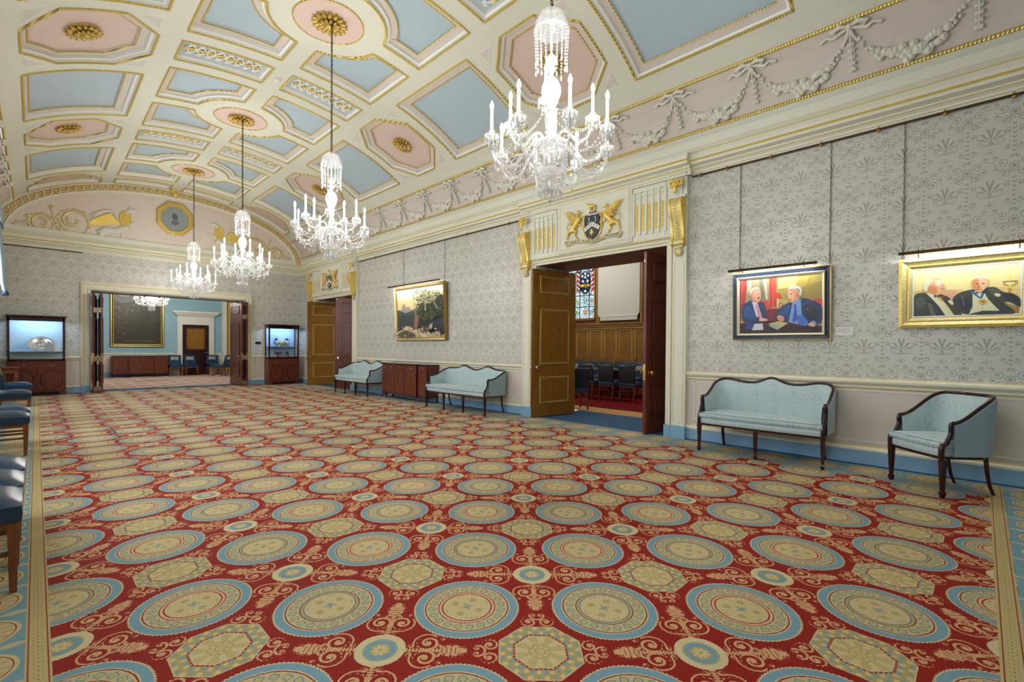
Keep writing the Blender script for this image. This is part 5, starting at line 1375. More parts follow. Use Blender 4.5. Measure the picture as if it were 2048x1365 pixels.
def ell_(cx, cy, rx, ry, n=18, a0=0, a1=2*PI): return [(cx+rx*cos(a0+(a1-a0)*i/(n if a1-a0 < 6.2 else n)), cy+ry*sin(a0+(a1-a0)*i/n)) for i in range(n if a1-a0 > 6.2 else n+1)]
def rect(a, b, c, d): return [(a, c), (b, c), (b, d), (a, d)]
def px(pts, w, h): return [(x/w, 1-y/h) for x, y in pts]
def sm(pts, n=4): return [(p.x, p.y) for p in cat([(a, b, 0) for a, b in pts], n, True)]
def frame(root, W, H, bands, fn, name='frame'):
    """bands: (width, depth_outer, depth_inner, material) from outside inwards; W,H = sight size; local u right, v up"""
    mats = []; g = MB(); tot = sum(b[0] for b in bands); o = -tot
    ring = lambda o, d: [fn(o, o, d), fn(W-o, o, d), fn(W-o, H-o, d), fn(o, H-o, d)]
    prev = ring(-tot, 0)
    for (w, d0, d1, mt) in bands:
        if mt not in mats: mats.append(mt)
        mi = mats.index(mt); A = ring(o, d0); B = ring(o+w, d1)
        for P, Q in ((prev, A), (A, B)): g.add(P+Q, [(i, (i+1) % 4, 4+(i+1) % 4, 4+i) for i in range(4)], mi)
        prev = B; o += w
    return g.build(name, mats, root, smooth=0)
def hang(root, fn, W, top, ztop, us, mt=None, r=.0026):
    for u in us:
        g = MB(); z = top
        p0 = Vector(fn(u, 0, .01)); n = int((ztop-top)/.045)
        for i in range(n):
            zz = top+(ztop-top)*i/n; a = (0, 1, 0) if i % 2 else (1, 0, 0)
            g.tube([(p0.x+(.009*cos(t*PI/3) if i % 2 else 0), p0.y+(0 if i % 2 else .009*cos(t*PI/3)), zz+.022+.024*sin(t*PI/3)) for t in range(6)], r, 4, 0, closed=True)
        g.build('hanging_chain', M['bronze'], root)
def picture(name, label, Y0, z0, W, H, bands, layers, dep=.05, cat_='painting', lamp=None, chains=(), tilt=.03):
    # Y0 = photo-left edge of the sight size (larger Y), u runs towards smaller Y
    root = thing(name, label, cat_, (XR-.012, Y0, z0))
    fn = lambda u, v, d: (-d-tilt*v/max(H, .01), -u, v)
    cb = MB(); cb.add([fn(-.02, -.02, -.0), fn(W+.02, -.02, 0), fn(W+.02, H+.02, 0), fn(-.02, H+.02, 0), fn(-.02, -.02, dep-.002), fn(W+.02, -.02, dep-.002), fn(W+.02, H+.02, dep-.002), fn(-.02, H+.02, dep-.002)], [(0, 1, 2, 3), (4, 7, 6, 5), (0, 4, 5, 1), (1, 5, 6, 2), (2, 6, 7, 3), (3, 7, 4, 0)])
    cb.build('backing', M['black'], root, smooth=0)
    painting(root, W, H, layers, lambda u, v, d: fn(u, v, d+dep))
    frame(root, W, H, bands, fn)
    if lamp:
        u0, u1, dz, pr = lamp; tot = sum(b[0] for b in bands)
        g = MB(); zt = H+tot+dz
        g.tube([fn(u0, zt, pr+.0), fn(u1, zt, pr)], .011, 8); g.tube([fn(u0, zt-.012, pr-.012), fn(u1, zt-.012, pr-.012)], .008, 8)
        lb = g.build('picture_lamp', M['bronze'], root, smooth=40)
        g = MB()
        for u in (u0+(u1-u0)*.15, u0+(u1-u0)*.85): g.tube([fn(u, zt, pr), fn(u, zt+.03, pr*.6), fn(u, H+tot-.01, .02)], .005, 6)
        g.build('lamp_bracket', M['bronze'], lb)
        ld = bpy.data.lights.new('picture_strip_lamp', 'AREA'); ld.shape = 'RECTANGLE'; ld.size = (u1-u0)*.9; ld.size_y = .015; ld.energy = PICTURE_W*(u1-u0); ld.color = (1, .97, .86)
        lo_ = bpy.data.objects.new('picture_strip_lamp', ld); COL.objects.link(lo_); lo_.parent = root
        c = Vector(fn((u0+u1)/2, zt-.024, pr-.014)); lo_.location = c
        # aim down and back at the canvas; x axis along the wall
        dv = Vector((.42, 0, -1)).normalized(); zax = -dv; xax = Vector((0, -1, 0)); yax = zax.cross(xax); lo_.matrix_local = Matrix(((xax.x, yax.x, zax.x, c.x), (xax.y, yax.y, zax.y, c.y), (xax.z, yax.z, zax.z, c.z), (0, 0, 0, 1)))
    if chains: hang(root, fn, W, H+sum(b[0] for b in bands)+(.02), 3.885-z0, chains)
    return root
# portrait of two seated men in suits (sight box pixels 275..1395 x 230..990 of the zoomed crop)
def q(pts):
    out = []
    for x, y in pts:
        u = (x-278)/(1395-278); t = 318-(318-238)*u; b = 988-8*u; out.append((u, 1-(y-t)/(b-t)))
    return out
HAIR = (214, 212, 208); SKIN = (214, 150, 120); SK2 = (232, 178, 150); NAVY = (14, 50, 100); NAV2 = (26, 76, 140)
A_ = [((190, 168, 96), rect(0, 1, 0, 1)), ((168, 150, 70), q([(820, 270), (1395, 240), (1395, 560), (820, 560)])), ((206, 192, 120), q([(820, 270), (1100, 255), (1060, 400), (820, 430)])), ((150, 130, 62), q([(1150, 400), (1395, 330), (1395, 560), (1150, 560)])),
 ((150, 140, 110), q([(380, 310), (700, 290), (720, 600), (380, 600)])), ((190, 180, 150), q([(400, 310), (470, 305), (440, 450), (390, 480)])), ((110, 118, 96), q([(560, 300), (610, 298), (650, 560), (590, 560)])), ((196, 186, 160), q([(620, 298), (660, 296), (690, 560), (660, 560)])),
 ((168, 40, 44), q([(278, 318), (385, 310), (370, 560), (330, 700), (278, 760)])), ((206, 60, 50), q([(300, 316), (330, 314), (325, 600), (300, 640)])), ((120, 24, 44), q([(278, 330), (295, 330), (300, 800), (278, 900)])),
 ((196, 44, 40), q([(705, 280), (815, 276), (800, 700), (715, 700)])), ((222, 78, 52), q([(750, 280), (775, 279), (770, 640), (750, 660)])), ((230, 90, 60), q([(790, 280), (812, 278), (800, 560), (790, 560)])),
 ((198, 60, 40), q([(575, 565), (700, 575), (720, 740), (580, 760)])), ((120, 30, 40), q([(580, 700), (900, 660), (860, 860), (600, 860)])), ((206, 60, 40), q([(775, 545), (800, 480), (850, 480), (885, 545)])), ((228, 190, 140), q([(815, 548), (838, 548), (836, 660), (818, 660)])),
 ((190, 140, 110), q([(735, 658), (890, 664), (890, 676), (735, 676)])), ((120, 60, 60), sm(q([(866, 600), (895, 632), (866, 664), (835, 632)]))), ((206, 180, 170), sm(q([(866, 614), (882, 632), (866, 650), (849, 632)]))),
 ((232, 160, 50), q([(1140, 300), (1180, 318), (1210, 290), (1265, 262), (1225, 320), (1200, 388), (1180, 350)])), ((206, 64, 34), q([(1270, 556), (1395, 560), (1395, 680), (1330, 650)])),
 ((44, 18, 30), q([(278, 860), (500, 840), (900, 830), (1395, 900), (1395, 990), (278, 990)])), ((70, 28, 40), q([(560, 860), (1250, 880), (1250, 900), (560, 900)])),
 (NAVY, sm(q([(320, 640), (370, 600), (450, 572), (560, 590), (640, 610), (670, 770), (690, 830), (480, 850), (320, 830)]))), (NAV2, sm(q([(340, 680), (420, 640), (470, 700), (500, 800), (360, 790)]))),
 ((206, 200, 226), q([(458, 580), (545, 610), (612, 800), (560, 830), (520, 770)])), ((216, 128, 150), q([(510, 620), (545, 630), (598, 790), (560, 800), (535, 700)])), ((20, 60, 120), q([(545, 770), (580, 800), (560, 840), (480, 840)])),
 (SK2, sm(q([(575, 800), (640, 798), (694, 818), (650, 830), (570, 832)]))),
 (SKIN, sm(q([(440, 470), (470, 425), (540, 410), (590, 450), (592, 520), (575, 575), (530, 606), (480, 580), (450, 530)]))), (SK2, sm(q([(500, 450), (560, 445), (588, 500), (570, 560), (530, 570), (500, 520)]))), (HAIR, sm(q([(430, 500), (440, 445), (480, 412), (530, 402), (575, 415), (560, 425), (520, 422), (480, 440), (458, 475), (450, 520)]))),
 ((120, 60, 50), q([(528, 540), (575, 530), (568, 552), (535, 552)])), ((120, 70, 60), q([(525, 490), (548, 488), (546, 496), (526, 497)])), ((120, 70, 60), q([(565, 486), (583, 484), (582, 492), (566, 494)])), ((186, 110, 90), q([(556, 495), (566, 530), (550, 532)])), ((190, 110, 90), sm(q([(440, 490), (456, 490), (458, 530), (446, 530)]))),
 (NAVY, sm(q([(790, 760), (900, 640), (1010, 590), (1130, 545), (1290, 580), (1395, 660), (1395, 840), (1340, 880), (1200, 870), (960, 850), (800, 800)]))), ((10, 30, 60), sm(q([(1180, 650), (1280, 640), (1370, 760), (1320, 860), (1220, 800)]))), (NAV2, sm(q([(840, 740), (920, 650), (990, 620), (960, 760)]))),
 ((110, 160, 216), q([(1020, 600), (1128, 550), (1140, 740), (1235, 880), (1180, 895), (970, 850)])), ((60, 110, 196), q([(1060, 760), (1150, 760), (1225, 885), (1100, 880)])), ((70, 70, 176), q([(1040, 625), (1070, 620), (1082, 800), (1060, 850), (1020, 840), (1045, 700)])),
 ((200, 60, 80), q([(1195, 678), (1235, 676), (1215, 695)])),
 (SKIN, sm(q([(962, 440), (990, 405), (1060, 395), (1120, 440), (1128, 510), (1100, 560), (1050, 600), (1000, 600), (968, 560), (955, 530)]))), (SK2, sm(q([(965, 470), (1020, 470), (1050, 540), (1010, 590), (975, 560)]))), (HAIR, sm(q([(958, 445), (975, 415), (1010, 398), (1070, 390), (1125, 415), (1142, 470), (1128, 520), (1108, 500), (1090, 455), (1040, 425), (990, 432)]))), ((150, 150, 140), sm(q([(1060, 430), (1100, 420), (1125, 470), (1110, 480), (1080, 450)]))),
 ((120, 60, 50), q([(972, 560), (1010, 562), (1005, 572), (975, 570)])), ((110, 66, 56), q([(985, 488), (1020, 486), (1018, 498), (988, 498)])), ((196, 96, 60), sm(q([(1080, 490), (1100, 480), (1105, 520), (1090, 540)]))),
 (SKIN, sm(q([(815, 770), (870, 762), (912, 790), (905, 835), (840, 830)]))), (SK2, sm(q([(1228, 890), (1265, 845), (1310, 870), (1305, 908)]))), ((80, 140, 220), q([(1270, 835), (1300, 825), (1342, 880), (1330, 888)])),
 ((36, 60, 140), q([(360, 930), (400, 850), (500, 858), (465, 935)])), ((206, 210, 210), q([(462, 948), (500, 866), (615, 862), (628, 944)])), ((196, 184, 130), q([(695, 868), (830, 836), (970, 858), (830, 940)])), ((150, 180, 160), q([(700, 895), (790, 870), (860, 905), (815, 942)]))]
fr_b = [(.012, .035, .05, M['gold']), (.05, .045, .03, plain('dark_blue_frame', (36, 48, 74), .35)), (.010, .05, .055, M['goldpale']), (.022, .05, .03, plain('ivory_slip', (214, 206, 184), .5))]
picture('framed_portrait', 'painting of two men in navy suits, dark blue and gold frame, above the settee', 2.36, 1.565, .965, .725, fr_b, A_, .03, lamp=(-.12, .93, .035, .13), chains=(-.02, 1.03))
def q2(pts):
    out = []
    for x, y in pts:
        u = (x-255)/(1690-255); t = 405-(405-280)*u; b = 1100-20*u; out.append((u, 1-(y-t)/(b-t)))
    return out
BLK = (46, 54, 48); BK2 = (30, 34, 62); IV = (226, 226, 186)
B_ = [((240, 226, 160), rect(0, 1, 0, 1)), ((226, 196, 120), q2([(255, 720), (400, 690), (700, 690), (1000, 710), (1700, 700), (1700, 900), (255, 860)])), ((222, 170, 130), q2([(680, 700), (850, 700), (870, 860), (780, 860)])), ((236, 210, 130), q2([(1280, 640), (1700, 700), (1700, 860), (1400, 800)])),
 ((216, 170, 60), sm(q2([(1470, 590), (1560, 570), (1660, 575), (1640, 640), (1560, 660), (1490, 640)]))), ((236, 226, 110), q2([(1548, 460), (1566, 460), (1580, 720), (1550, 720)])), ((90, 90, 40), q2([(1475, 575), (1655, 570), (1655, 580), (1475, 586)])), ((242, 232, 170), sm(q2([(1500, 600), (1560, 590), (1620, 600), (1560, 640)]))), ((206, 160, 60), sm(q2([(1540, 690), (1580, 690), (1575, 760), (1545, 760)]))),
 ((170, 130, 70), q2([(1500, 910), (1680, 980), (1680, 1085), (1540, 1085)])),
 (BLK, sm(q2([(258, 790), (420, 740), (480, 790), (600, 900), (790, 1100), (520, 1102), (258, 1104)]))), (BK2, sm(q2([(440, 880), (560, 860), (660, 940), (740, 1095), (560, 1098)]))), ((86, 96, 70), q2([(450, 880), (520, 920), (590, 1098), (520, 1100)])), ((70, 80, 70), sm(q2([(280, 850), (400, 800), (420, 920), (330, 1000)]))),
 (IV, q2([(430, 738), (560, 770), (700, 960), (800, 1090), (720, 1092), (620, 940), (520, 830)])), ((60, 50, 42), sm(q2([(640, 765), (760, 810), (800, 880), (870, 960), (950, 1085), (850, 1090), (760, 960), (660, 830)]))), ((96, 56, 60), sm(q2([(650, 770), (700, 790), (690, 830), (660, 820)]))), ((40, 36, 40), q2([(552, 770), (590, 790), (640, 775), (640, 805), (590, 800), (556, 815)])), (IV, sm(q2([(750, 862), (820, 868), (828, 920), (800, 930)]))),
 ((232, 176, 130), sm(q2([(400, 640), (420, 560), (500, 520), (620, 530), (680, 590), (715, 662), (690, 690), (670, 750), (590, 770), (470, 740), (420, 700)]))), ((216, 136, 90), sm(q2([(480, 640), (560, 640), (600, 720), (560, 760), (470, 720)]))), ((222, 226, 196), sm(q2([(393, 640), (408, 575), (460, 532), (530, 525), (540, 560), (500, 600), (470, 640), (440, 720), (400, 700)]))), ((244, 222, 196), sm(q2([(560, 540), (640, 550), (680, 600), (640, 640), (580, 620)]))), ((222, 150, 100), sm(q2([(520, 640), (545, 640), (550, 690), (525, 690)]))), ((150, 90, 60), q2([(650, 670), (690, 668), (685, 680), (655, 682)])), ((170, 110, 80), q2([(640, 610), (665, 605), (662, 616), (642, 618)])),
 (BLK, sm(q2([(820, 830), (900, 750), (1060, 700), (1270, 670), (1380, 668), (1480, 740), (1600, 770), (1690, 850), (1690, 980), (1560, 900), (1500, 920), (1620, 1085), (1040, 1085), (900, 1000), (830, 900)]))), (BK2, sm(q2([(900, 860), (1000, 820), (1070, 900), (1040, 1060), (950, 980)]))), ((70, 84, 60), sm(q2([(1280, 700), (1400, 690), (1450, 760), (1380, 800)]))), (BK2, sm(q2([(1470, 790), (1600, 790), (1680, 900), (1600, 910), (1510, 870)]))), ((90, 100, 110), q2([(930, 780), (950, 778), (985, 960), (970, 960)])),
 (IV, q2([(1085, 720), (1240, 740), (1290, 850), (1440, 1035), (1220, 1030), (1040, 1080), (1090, 960)])), ((200, 206, 160), q2([(1210, 960), (1225, 960), (1225, 1030), (1210, 1030)])), ((20, 110, 170), q2([(1060, 740), (1100, 715), (1195, 830), (1190, 850)])), ((20, 110, 170), q2([(1245, 750), (1200, 760), (1190, 835), (1205, 850)])), (IV, sm(q2([(1370, 765), (1440, 770), (1440, 810), (1390, 810)]))), ((40, 44, 50), q2([(1130, 735), (1245, 735), (1250, 765), (1190, 745), (1130, 760)])),
 ((226, 190, 60), sm(q2([(1165, 870), (1225, 855), (1285, 880), (1270, 915), (1220, 930), (1170, 910)]))), ((196, 90, 50), sm(q2([(1190, 880), (1225, 870), (1260, 885), (1225, 905)]))), ((60, 130, 150), q2([(1215, 920), (1245, 920), (1232, 940)])),
 ((240, 196, 150), sm(q2([(1065, 610), (1080, 530), (1150, 490), (1250, 500), (1290, 560), (1280, 640), (1240, 700), (1190, 740), (1130, 720), (1085, 660)]))), ((222, 146, 84), sm(q2([(1075, 560), (1140, 530), (1170, 600), (1160, 720), (1110, 690), (1080, 640)]))), ((244, 232, 206), sm(q2([(1078, 545), (1110, 505), (1170, 486), (1250, 496), (1290, 545), (1250, 530), (1160, 512), (1100, 545)]))), ((120, 70, 50), q2([(1120, 600), (1160, 606), (1158, 618), (1122, 612)])), ((130, 80, 60), q2([(1200, 604), (1240, 596), (1242, 608), (1204, 616)])), ((210, 130, 90), q2([(1172, 610), (1190, 680), (1160, 684)])), ((150, 80, 60), q2([(1145, 700), (1210, 696), (1200, 706), (1150, 708)]))]
fr_b2 = [(.03, .06, .07, M['gold']), (.045, .065, .035, M['goldpale']), (.010, .045, .045, M['gold']), (.03, .04, .025, M['goldpale']), (.012, .03, .028, M['white'])]
picture('framed_portrait', 'yellow painting of two men in dinner jackets, wide gold frame, at the right edge', .535, 1.725, .80, .50, fr_b2, B_, .025, lamp=(-.125, .95, .06, .14), chains=(-.10, .90))
# landscape
def q3(pts):
    out = []
    for x, y in pts:
        u = (x-170)/(975-170); t = 345-(345-235)*u; b = 1175-15*u; out.append((u, 1-(y-t)/(b-t)))
    return out
rl = random.Random(5)
L_ = [((246, 232, 196), rect(0, 1, 0, 1)), ((250, 246, 230), q3([(170, 345), (975, 235), (975, 330), (600, 330), (170, 460)])), ((242, 222, 160), q3([(170, 540), (560, 480), (600, 660), (170, 690)])),
 ((176, 150, 136), sm(q3([(250, 690), (270, 600), (300, 580), (340, 640), (380, 620), (410, 680), (380, 740), (260, 740)]), 3)), ((150, 160, 150), q3([(170, 688), (600, 655), (600, 760), (170, 800)])),
 ((58, 74, 66), q3([(170, 690), (230, 700), (320, 740), (420, 700), (560, 680), (600, 1000), (170, 1080)])), ((40, 56, 66), q3([(180, 800), (520, 760), (560, 980), (180, 1060)])),
 ((52, 60, 52), sm(q3([(600, 560), (760, 560), (975, 420), (985, 1100), (620, 1000), (560, 700)]), 3)), ((34, 40, 50), q3([(640, 880), (970, 760), (985, 1080), (700, 1060)]))]
for i in range(1100):
    cx = rl.uniform(540, 960); cyy = rl.uniform(330, 860); 
    if (cx-750)**2/230**2+(cyy-560)**2/290**2 > 1.05: continue
    c = rl.choice(([(160, 168, 104), (134, 146, 92), (178, 180, 128)] if cyy+cx*.3 < 700 and rl.random() < .8 else [(104, 120, 76), (80, 98, 66), (60, 76, 58), (120, 122, 66)])); r = rl.uniform(4, 15)
    L_.append((c, [(a, b) for a, b in q3([(cx+r*cos(t*.9)*rl.uniform(.6, 1.1), cyy+r*.9*sin(t*.9)*rl.uniform(.6, 1.1)) for t in range(7)])]))
L_ += [((150, 110, 76), q3([(560, 690), (585, 640), (600, 760), (640, 800), (600, 1010), (540, 1000), (570, 820)])), ((196, 190, 170), q3([(738, 420), (752, 420), (760, 700), (742, 700)])), ((206, 202, 186), q3([(880, 540), (890, 538), (955, 668), (945, 672)])),
 ((196, 176, 136), sm(q3([(190, 1090), (340, 1040), (400, 970), (520, 990), (640, 1040), (800, 1100), (960, 1050), (975, 1165), (190, 1172)]), 3)), ((84, 82, 62), sm(q3([(260, 1110), (400, 1050), (540, 1100), (560, 1165), (300, 1170)]), 3)), ((222, 204, 160), sm(q3([(350, 1030), (400, 985), (500, 1000), (620, 1060), (760, 1130), (700, 1160), (560, 1080), (420, 1050)]), 3)),
 ((186, 190, 150), q3([(800, 960), (860, 910), (850, 1000), (810, 1030)])), ((90, 60, 50), sm(q3([(700, 990), (760, 980), (790, 1060), (720, 1060)]), 3)), ((214, 206, 190), q3([(760, 990), (775, 985), (800, 1040), (790, 1045)]))]
for i in range(70):
    cx = rl.uniform(200, 960); cyy = rl.uniform(960, 1150); r = rl.uniform(5, 16); c = rl.choice([(120, 96, 70), (226, 214, 176), (60, 52, 44), (150, 70, 56), (150, 150, 110)])
    L_.append((c, q3([(cx+r*1.5*cos(t*1.2), cyy+r*sin(t*1.2)) for t in range(5)])))
L_ = [(c, [(min(1, max(0, a)), min(1, max(0, b))) for a, b in p]) for c, p in L_]
fr3 = [(.02, .05, .09, M['antique']), (.035, .09, .06, M['goldpale']), (.02, .06, .03, M['antique'])]
picture('framed_landscape', 'landscape painting of trees and a rocky path in an antique gold frame above the sideboard', 11.05, 1.58, 2.05, 1.25, fr3, L_, .025, lamp=(-.30, 2.03, .03, .13), chains=(.20, 1.98), tilt=.06)
def caption(label, y, z, w, h):
    g = MB(); g.box(XR-.006, XR-.001, y-w/2, y+w/2, z-h/2, z+h/2); o = g.build('caption_plate', M['card'], bevel=.001)
    g = MB()
    for k in range(5): g.box(XR-.0066, XR-.006, y-w*.40, y+w*(.40 if k != 4 else .1), z+h*.32-k*h*.15, z+h*.36-k*h*.15)
    g.build('printed_lines', plain('caption_ink_%d' % (y*10), (150, 150, 150), .7), o, smooth=0); tag(o, label, 'caption', 'white picture captions')
caption('white caption plate right of the dark blue framed portrait', 1.175, 1.575, .17, .095)
caption('white caption plate right of the landscape painting', 8.70, 1.66, .12, .09)
# picture rails
def rail(label, pts_a, pts_b, brks):
    a, b = Vector(pts_a), Vector(pts_b); g = MB(); g.tube([a, b], .013, 8)
    root = g.build('picture_rail', M['bronze'], smooth=40); tag(root, label, 'picture rail', 'dark picture rails under the cornice')
    g = MB(); d = b-a; out = Vector((-1, 0, 0)) if abs(d.y) > abs(d.x) else Vector((0, -1, 0))
    for t in brks: p = a+d*t; g.tube([p-out*.05+Vector((0, 0, .02)), p+Vector((0, 0, .02)), p-Vector((0, 0, .02))], .012, 6); g.ball(p-Vector((0, 0, .018)), .02, 8, 6)
    g.build('bracket', M['brass'], root, smooth=40)
rail('dark picture rail above the two portraits, right of the near doorcase', (XR-.05, -3.2, 3.885), (XR-.05, 3.06, 3.885), [.35, .48, .56, .65, .74, .83, .92, .98])
rail('dark picture rail above the landscape painting', (XR-.05, 6.55, 3.885), (XR-.05, 13.3, 3.885), [.05, .25, .45, .65, .85, .97])
rail('short dark picture rail on the far wall above the left cabinet', (-.75, YF-.05, 3.885), (.93, YF-.05, 3.885), [.1, .8])

# ------------------------------------------------------------------ tympanum of the far wall
g = MB(); n = 72; A1, B1, A0, B0 = EA-.02, EB-.02, EA-.24, EB-.22
def ringp(a, b, t, d): return (XC+a*sin(t), YF-d, EZ+b*cos(t))
tl = [-PI/2+PI*i/n for i in range(n+1)]
for (a0, b0, d0, a1, b1, d1, mi) in ((A1+.10, B1+.1, .09, A1-.03, B1-.03, .09, 0), (A1-.03, B1-.03, .09, A1-.045, B1-.045, .06, 1), (A1-.045, B1-.045, .06, A0+.03, B0+.03, .06, 2), (A0+.03, B0+.03, .06, A0+.015, B0+.015, .08, 1), (A0+.015, B0+.015, .08, A0-.03, B0-.03, .0, 0)):
    g.add([ringp(a0, b0, t, d0) for t in tl]+[ringp(a1, b1, t, d1) for t in tl], [(i, i+1, n+2+i, n+1+i) for i in range(n)], mi)
am, bm2 = (A1+A0)/2, (B1+B0)/2
W_ = MB(); N = 52; ts = np.interp(np.linspace(0, 1, N+1), np.linspace(0, 1, 400), np.linspace(-PI/2, PI/2, 400))
arc_t = np.linspace(-PI/2, PI/2, 2001); dl_ = np.sqrt((am*np.cos(arc_t))**2+(bm2*np.sin(arc_t))**2); al = np.concatenate([[0], np.cumsum((dl_[1:]+dl_[:-1])/2*np.diff(arc_t))])
def onarc(s, r): t = float(np.interp(s, al, arc_t)); return ringp(am+r, bm2+r, t, .066)
Ltot = float(al[-1]); per = Ltot/N
for k in range(N):      # running-dog scroll
    s0 = k*per
    W_.tube([onarc(s0+per*x, r) for x, r in ((-.42, -.045), (-.15, -.058), (.12, -.052), (.35, .01), (.55, .05), (.78, .045), (.86, .01), (.74, -.015), (.62, .0))], [.012, .016, .020, .024, .023, .020, .017, .014, .010], 5)
cr_ = struct(g.build('trim_arch', [M['cream'], M['rope'], M['pink']], smooth=40, fixn=False)); W_.build('wave_scroll', M['gold'], cr_, smooth=50)
# mask at the crown
root = MB(); c = (XC, YF-.12, 5.99); root.ball(c, (.085, .06, .10), 14, 10)
for k in range(9): a = PI*k/8; root.ball((c[0]+.09*cos(a), c[1]-.01, c[2]+.05+.07*sin(a)), (.035, .03, .045), 6, 5)
root.tube([(c[0], c[1]-.05, c[2]), (c[0], c[1]-.075, c[2]-.03)], [.012, .018], 6)
for q_ in (-1, 1): root.ball((c[0]+q_*.032, c[1]-.05, c[2]+.012), .012, 6, 5); root.tube([(c[0]+q_*.05, c[1], c[2]-.06), (c[0]+q_*.02, c[1]-.02, c[2]-.14)], [.03, .01], 6)
tag(root.build('gilded_mask', M['gold'], smooth=50), 'gilded mask at the crown of the far wall arch', 'mask')
# octagonal medallion
def oct_(R, sc=1.0): return [(R*cos(PI/8+k*PI/4)*1.0, R*sin(PI/8+k*PI/4)*sc) for k in range(8)]
root = thing('portrait_medallion', 'gold framed octagonal medallion with a grey bust, high on the far wall', 'medallion', (3.04, YF-.01, 5.235))
ff = lambda u, v, d: (u, -d, v)
g = MB(); prev = None
for R, d, mi in ((.50, 0, 0), (.50, .05, 0), (.47, .07, 0), (.45, .05, 0), (.41, .055, 0), (.40, .07, 0), (.385, .07, 0), (.36, .02, 0)):
    cur = [ff(u, v, d) for u, v in oct_(R, 1.06)]
    if prev: g.add(prev+cur, [(i, (i+1) % 8, 8+(i+1) % 8, 8+i) for i in range(8)], mi)
    prev = cur
g.tube([ff(-.07, -.49, .04), ff(-.03, -.44, .06), (0, -.07, -.41), ff(.03, -.44, .06), ff(.07, -.49, .04)], .02, 6)
g.build('frame', plain('gold_yellow_frame', (226, 196, 104), .4, .35), root, smooth=20)
g = MB(); g.prism(oct_(.375, 1.06), ff, .015, .022); g.build('ground', plain('grey_blue_ground', (150, 160, 158), .6), root, smooth=0)
painting(root, 1, 1, [((92, 98, 100), sm([(-.06, .02), (-.07, .10), (-.02, .155), (.05, .14), (.075, .07), (.06, .0), (.03, -.03), (-.03, -.03)])), ((70, 76, 80), sm([(-.07, .06), (-.06, .14), (.0, .165), (.03, .15), (-.02, .12), (-.045, .06)])), ((110, 116, 116), sm([(-.10, -.13), (-.05, -.05), (.06, -.05), (.11, -.12), (.03, -.19), (-.04, -.19)])), ((56, 60, 64), [(-.08, -.11), (.09, -.105), (.09, -.115), (-.08, -.122)]), ((60, 64, 68), [(.015, .07), (.055, .075), (.055, .065), (.015, .06)]), ((60, 64, 68), [(.03, .02), (.06, .02), (.05, .012)])], lambda u, v, d: ff(u, v, .024+d), 'bust')
# relief helpers: polyline chains in (x,z) of the far wall
def relief(parts, name, mat, parent=None, flip=1, x0=XC):
    g = MB()
    for pts, r in parts:
        P = cat([(x0+flip*p[0], YF-.018-(p[2] if len(p) > 2 else 0), p[1]) for p in pts], 5); g.tube(P, r, 8)
    g.v = [(x, YF-.004-(YF-.004-y)*.55, z) for x, y, z in g.v]
    return g.build(name, mat, parent, smooth=50)
def spir(cx, cz, R, a0, turns, dirn=1, n=9): return [(cx+R*(1-i/(n+2))*cos(a0+dirn*turns*2*PI*i/n), cz+R*(1-i/(n+2))*sin(a0+dirn*turns*2*PI*i/n)) for i in range(n)]
gsc = []
for cx, cz, R, a0, tn, dr in ((-2.92, 4.55, .25, .6, 1.2, 1), (-2.30, 4.72, .34, -.3, 1.2, 1), (-2.90, 4.56, .13, 2., .9, -1), (-2.28, 4.74, .15, 2.6, .9, 1)):
    gsc.append((spir(cx, cz, R, a0, tn, dr, 12), [.030, .028, .026, .020, .012]))
gsc += [([(-2.72, 4.62), (-2.60, 4.48), (-2.42, 4.36), (-2.16, 4.33), (-1.85, 4.35)], [.02, .03, .034, .028, .014]), ([(-2.62, 4.78), (-2.52, 4.56), (-2.36, 4.40), (-2.2, 4.36)], [.022, .028, .026, .018]),
 ([(-2.70, 4.70), (-2.71, 4.86), (-2.74, 4.98)], [.012, .016, .026]), ([(-2.74, 4.98), (-2.81, 5.06)], [.02, .006]), ([(-2.74, 4.98), (-2.68, 5.07)], [.02, .006]), ([(-2.74, 4.97), (-2.75, 5.10)], [.018, .006]),
 ([(-3.12, 4.60), (-3.22, 4.54), (-3.34, 4.52), (-3.44, 4.46)], [.018, .024, .014, .016]), ([(-3.32, 4.52), (-3.42, 4.57)], [.014, .005]), ([(-3.2, 4.70), (-3.08, 4.72)], [.045, .03])]
rl = random.Random(2)
for cx, cz, R in ((-2.92, 4.55, .25), (-2.30, 4.72, .34)):
    for k in range(22):
        a = 2*PI*k/22; r = R*rl.uniform(.86, 1.04); x, z = cx+r*cos(a), cz+r*sin(a); gsc.append(([(x, z), (x+.05*cos(a+1.2), z+.05*sin(a+1.2)), (x+.08*cos(a+1.9), z+.08*sin(a+1.9))], [.022, .022, .005]))
for k in range(12): t = k/11; x, z = -2.62+.62*t, 4.50-.17*sin(t*1.6); gsc.append(([(x, z), (x+.06, z+.06*(1 if k % 2 else -.5))], [.024, .006]))
wing = []
for k in range(14):
    a = k/13; wing.append(([(-1.52+.2*a, 5.10-.27*a, .03), (-1.72+.10*a, 4.98-.20*a, .035), (-2.05+.25*a, 4.72-.05*a, .01)], [.022, .026, .006]))
upper = [([(-1.36, 4.93, .03), (-1.46, 5.12, .04), (-1.60, 5.17-.015*k, .04), (-1.80, 5.08-.03*k, .035), (-2.0+.03*k, 4.95-.03*k, .02)], [.02, .024, .022, .018, .006]) for k in range(4)]
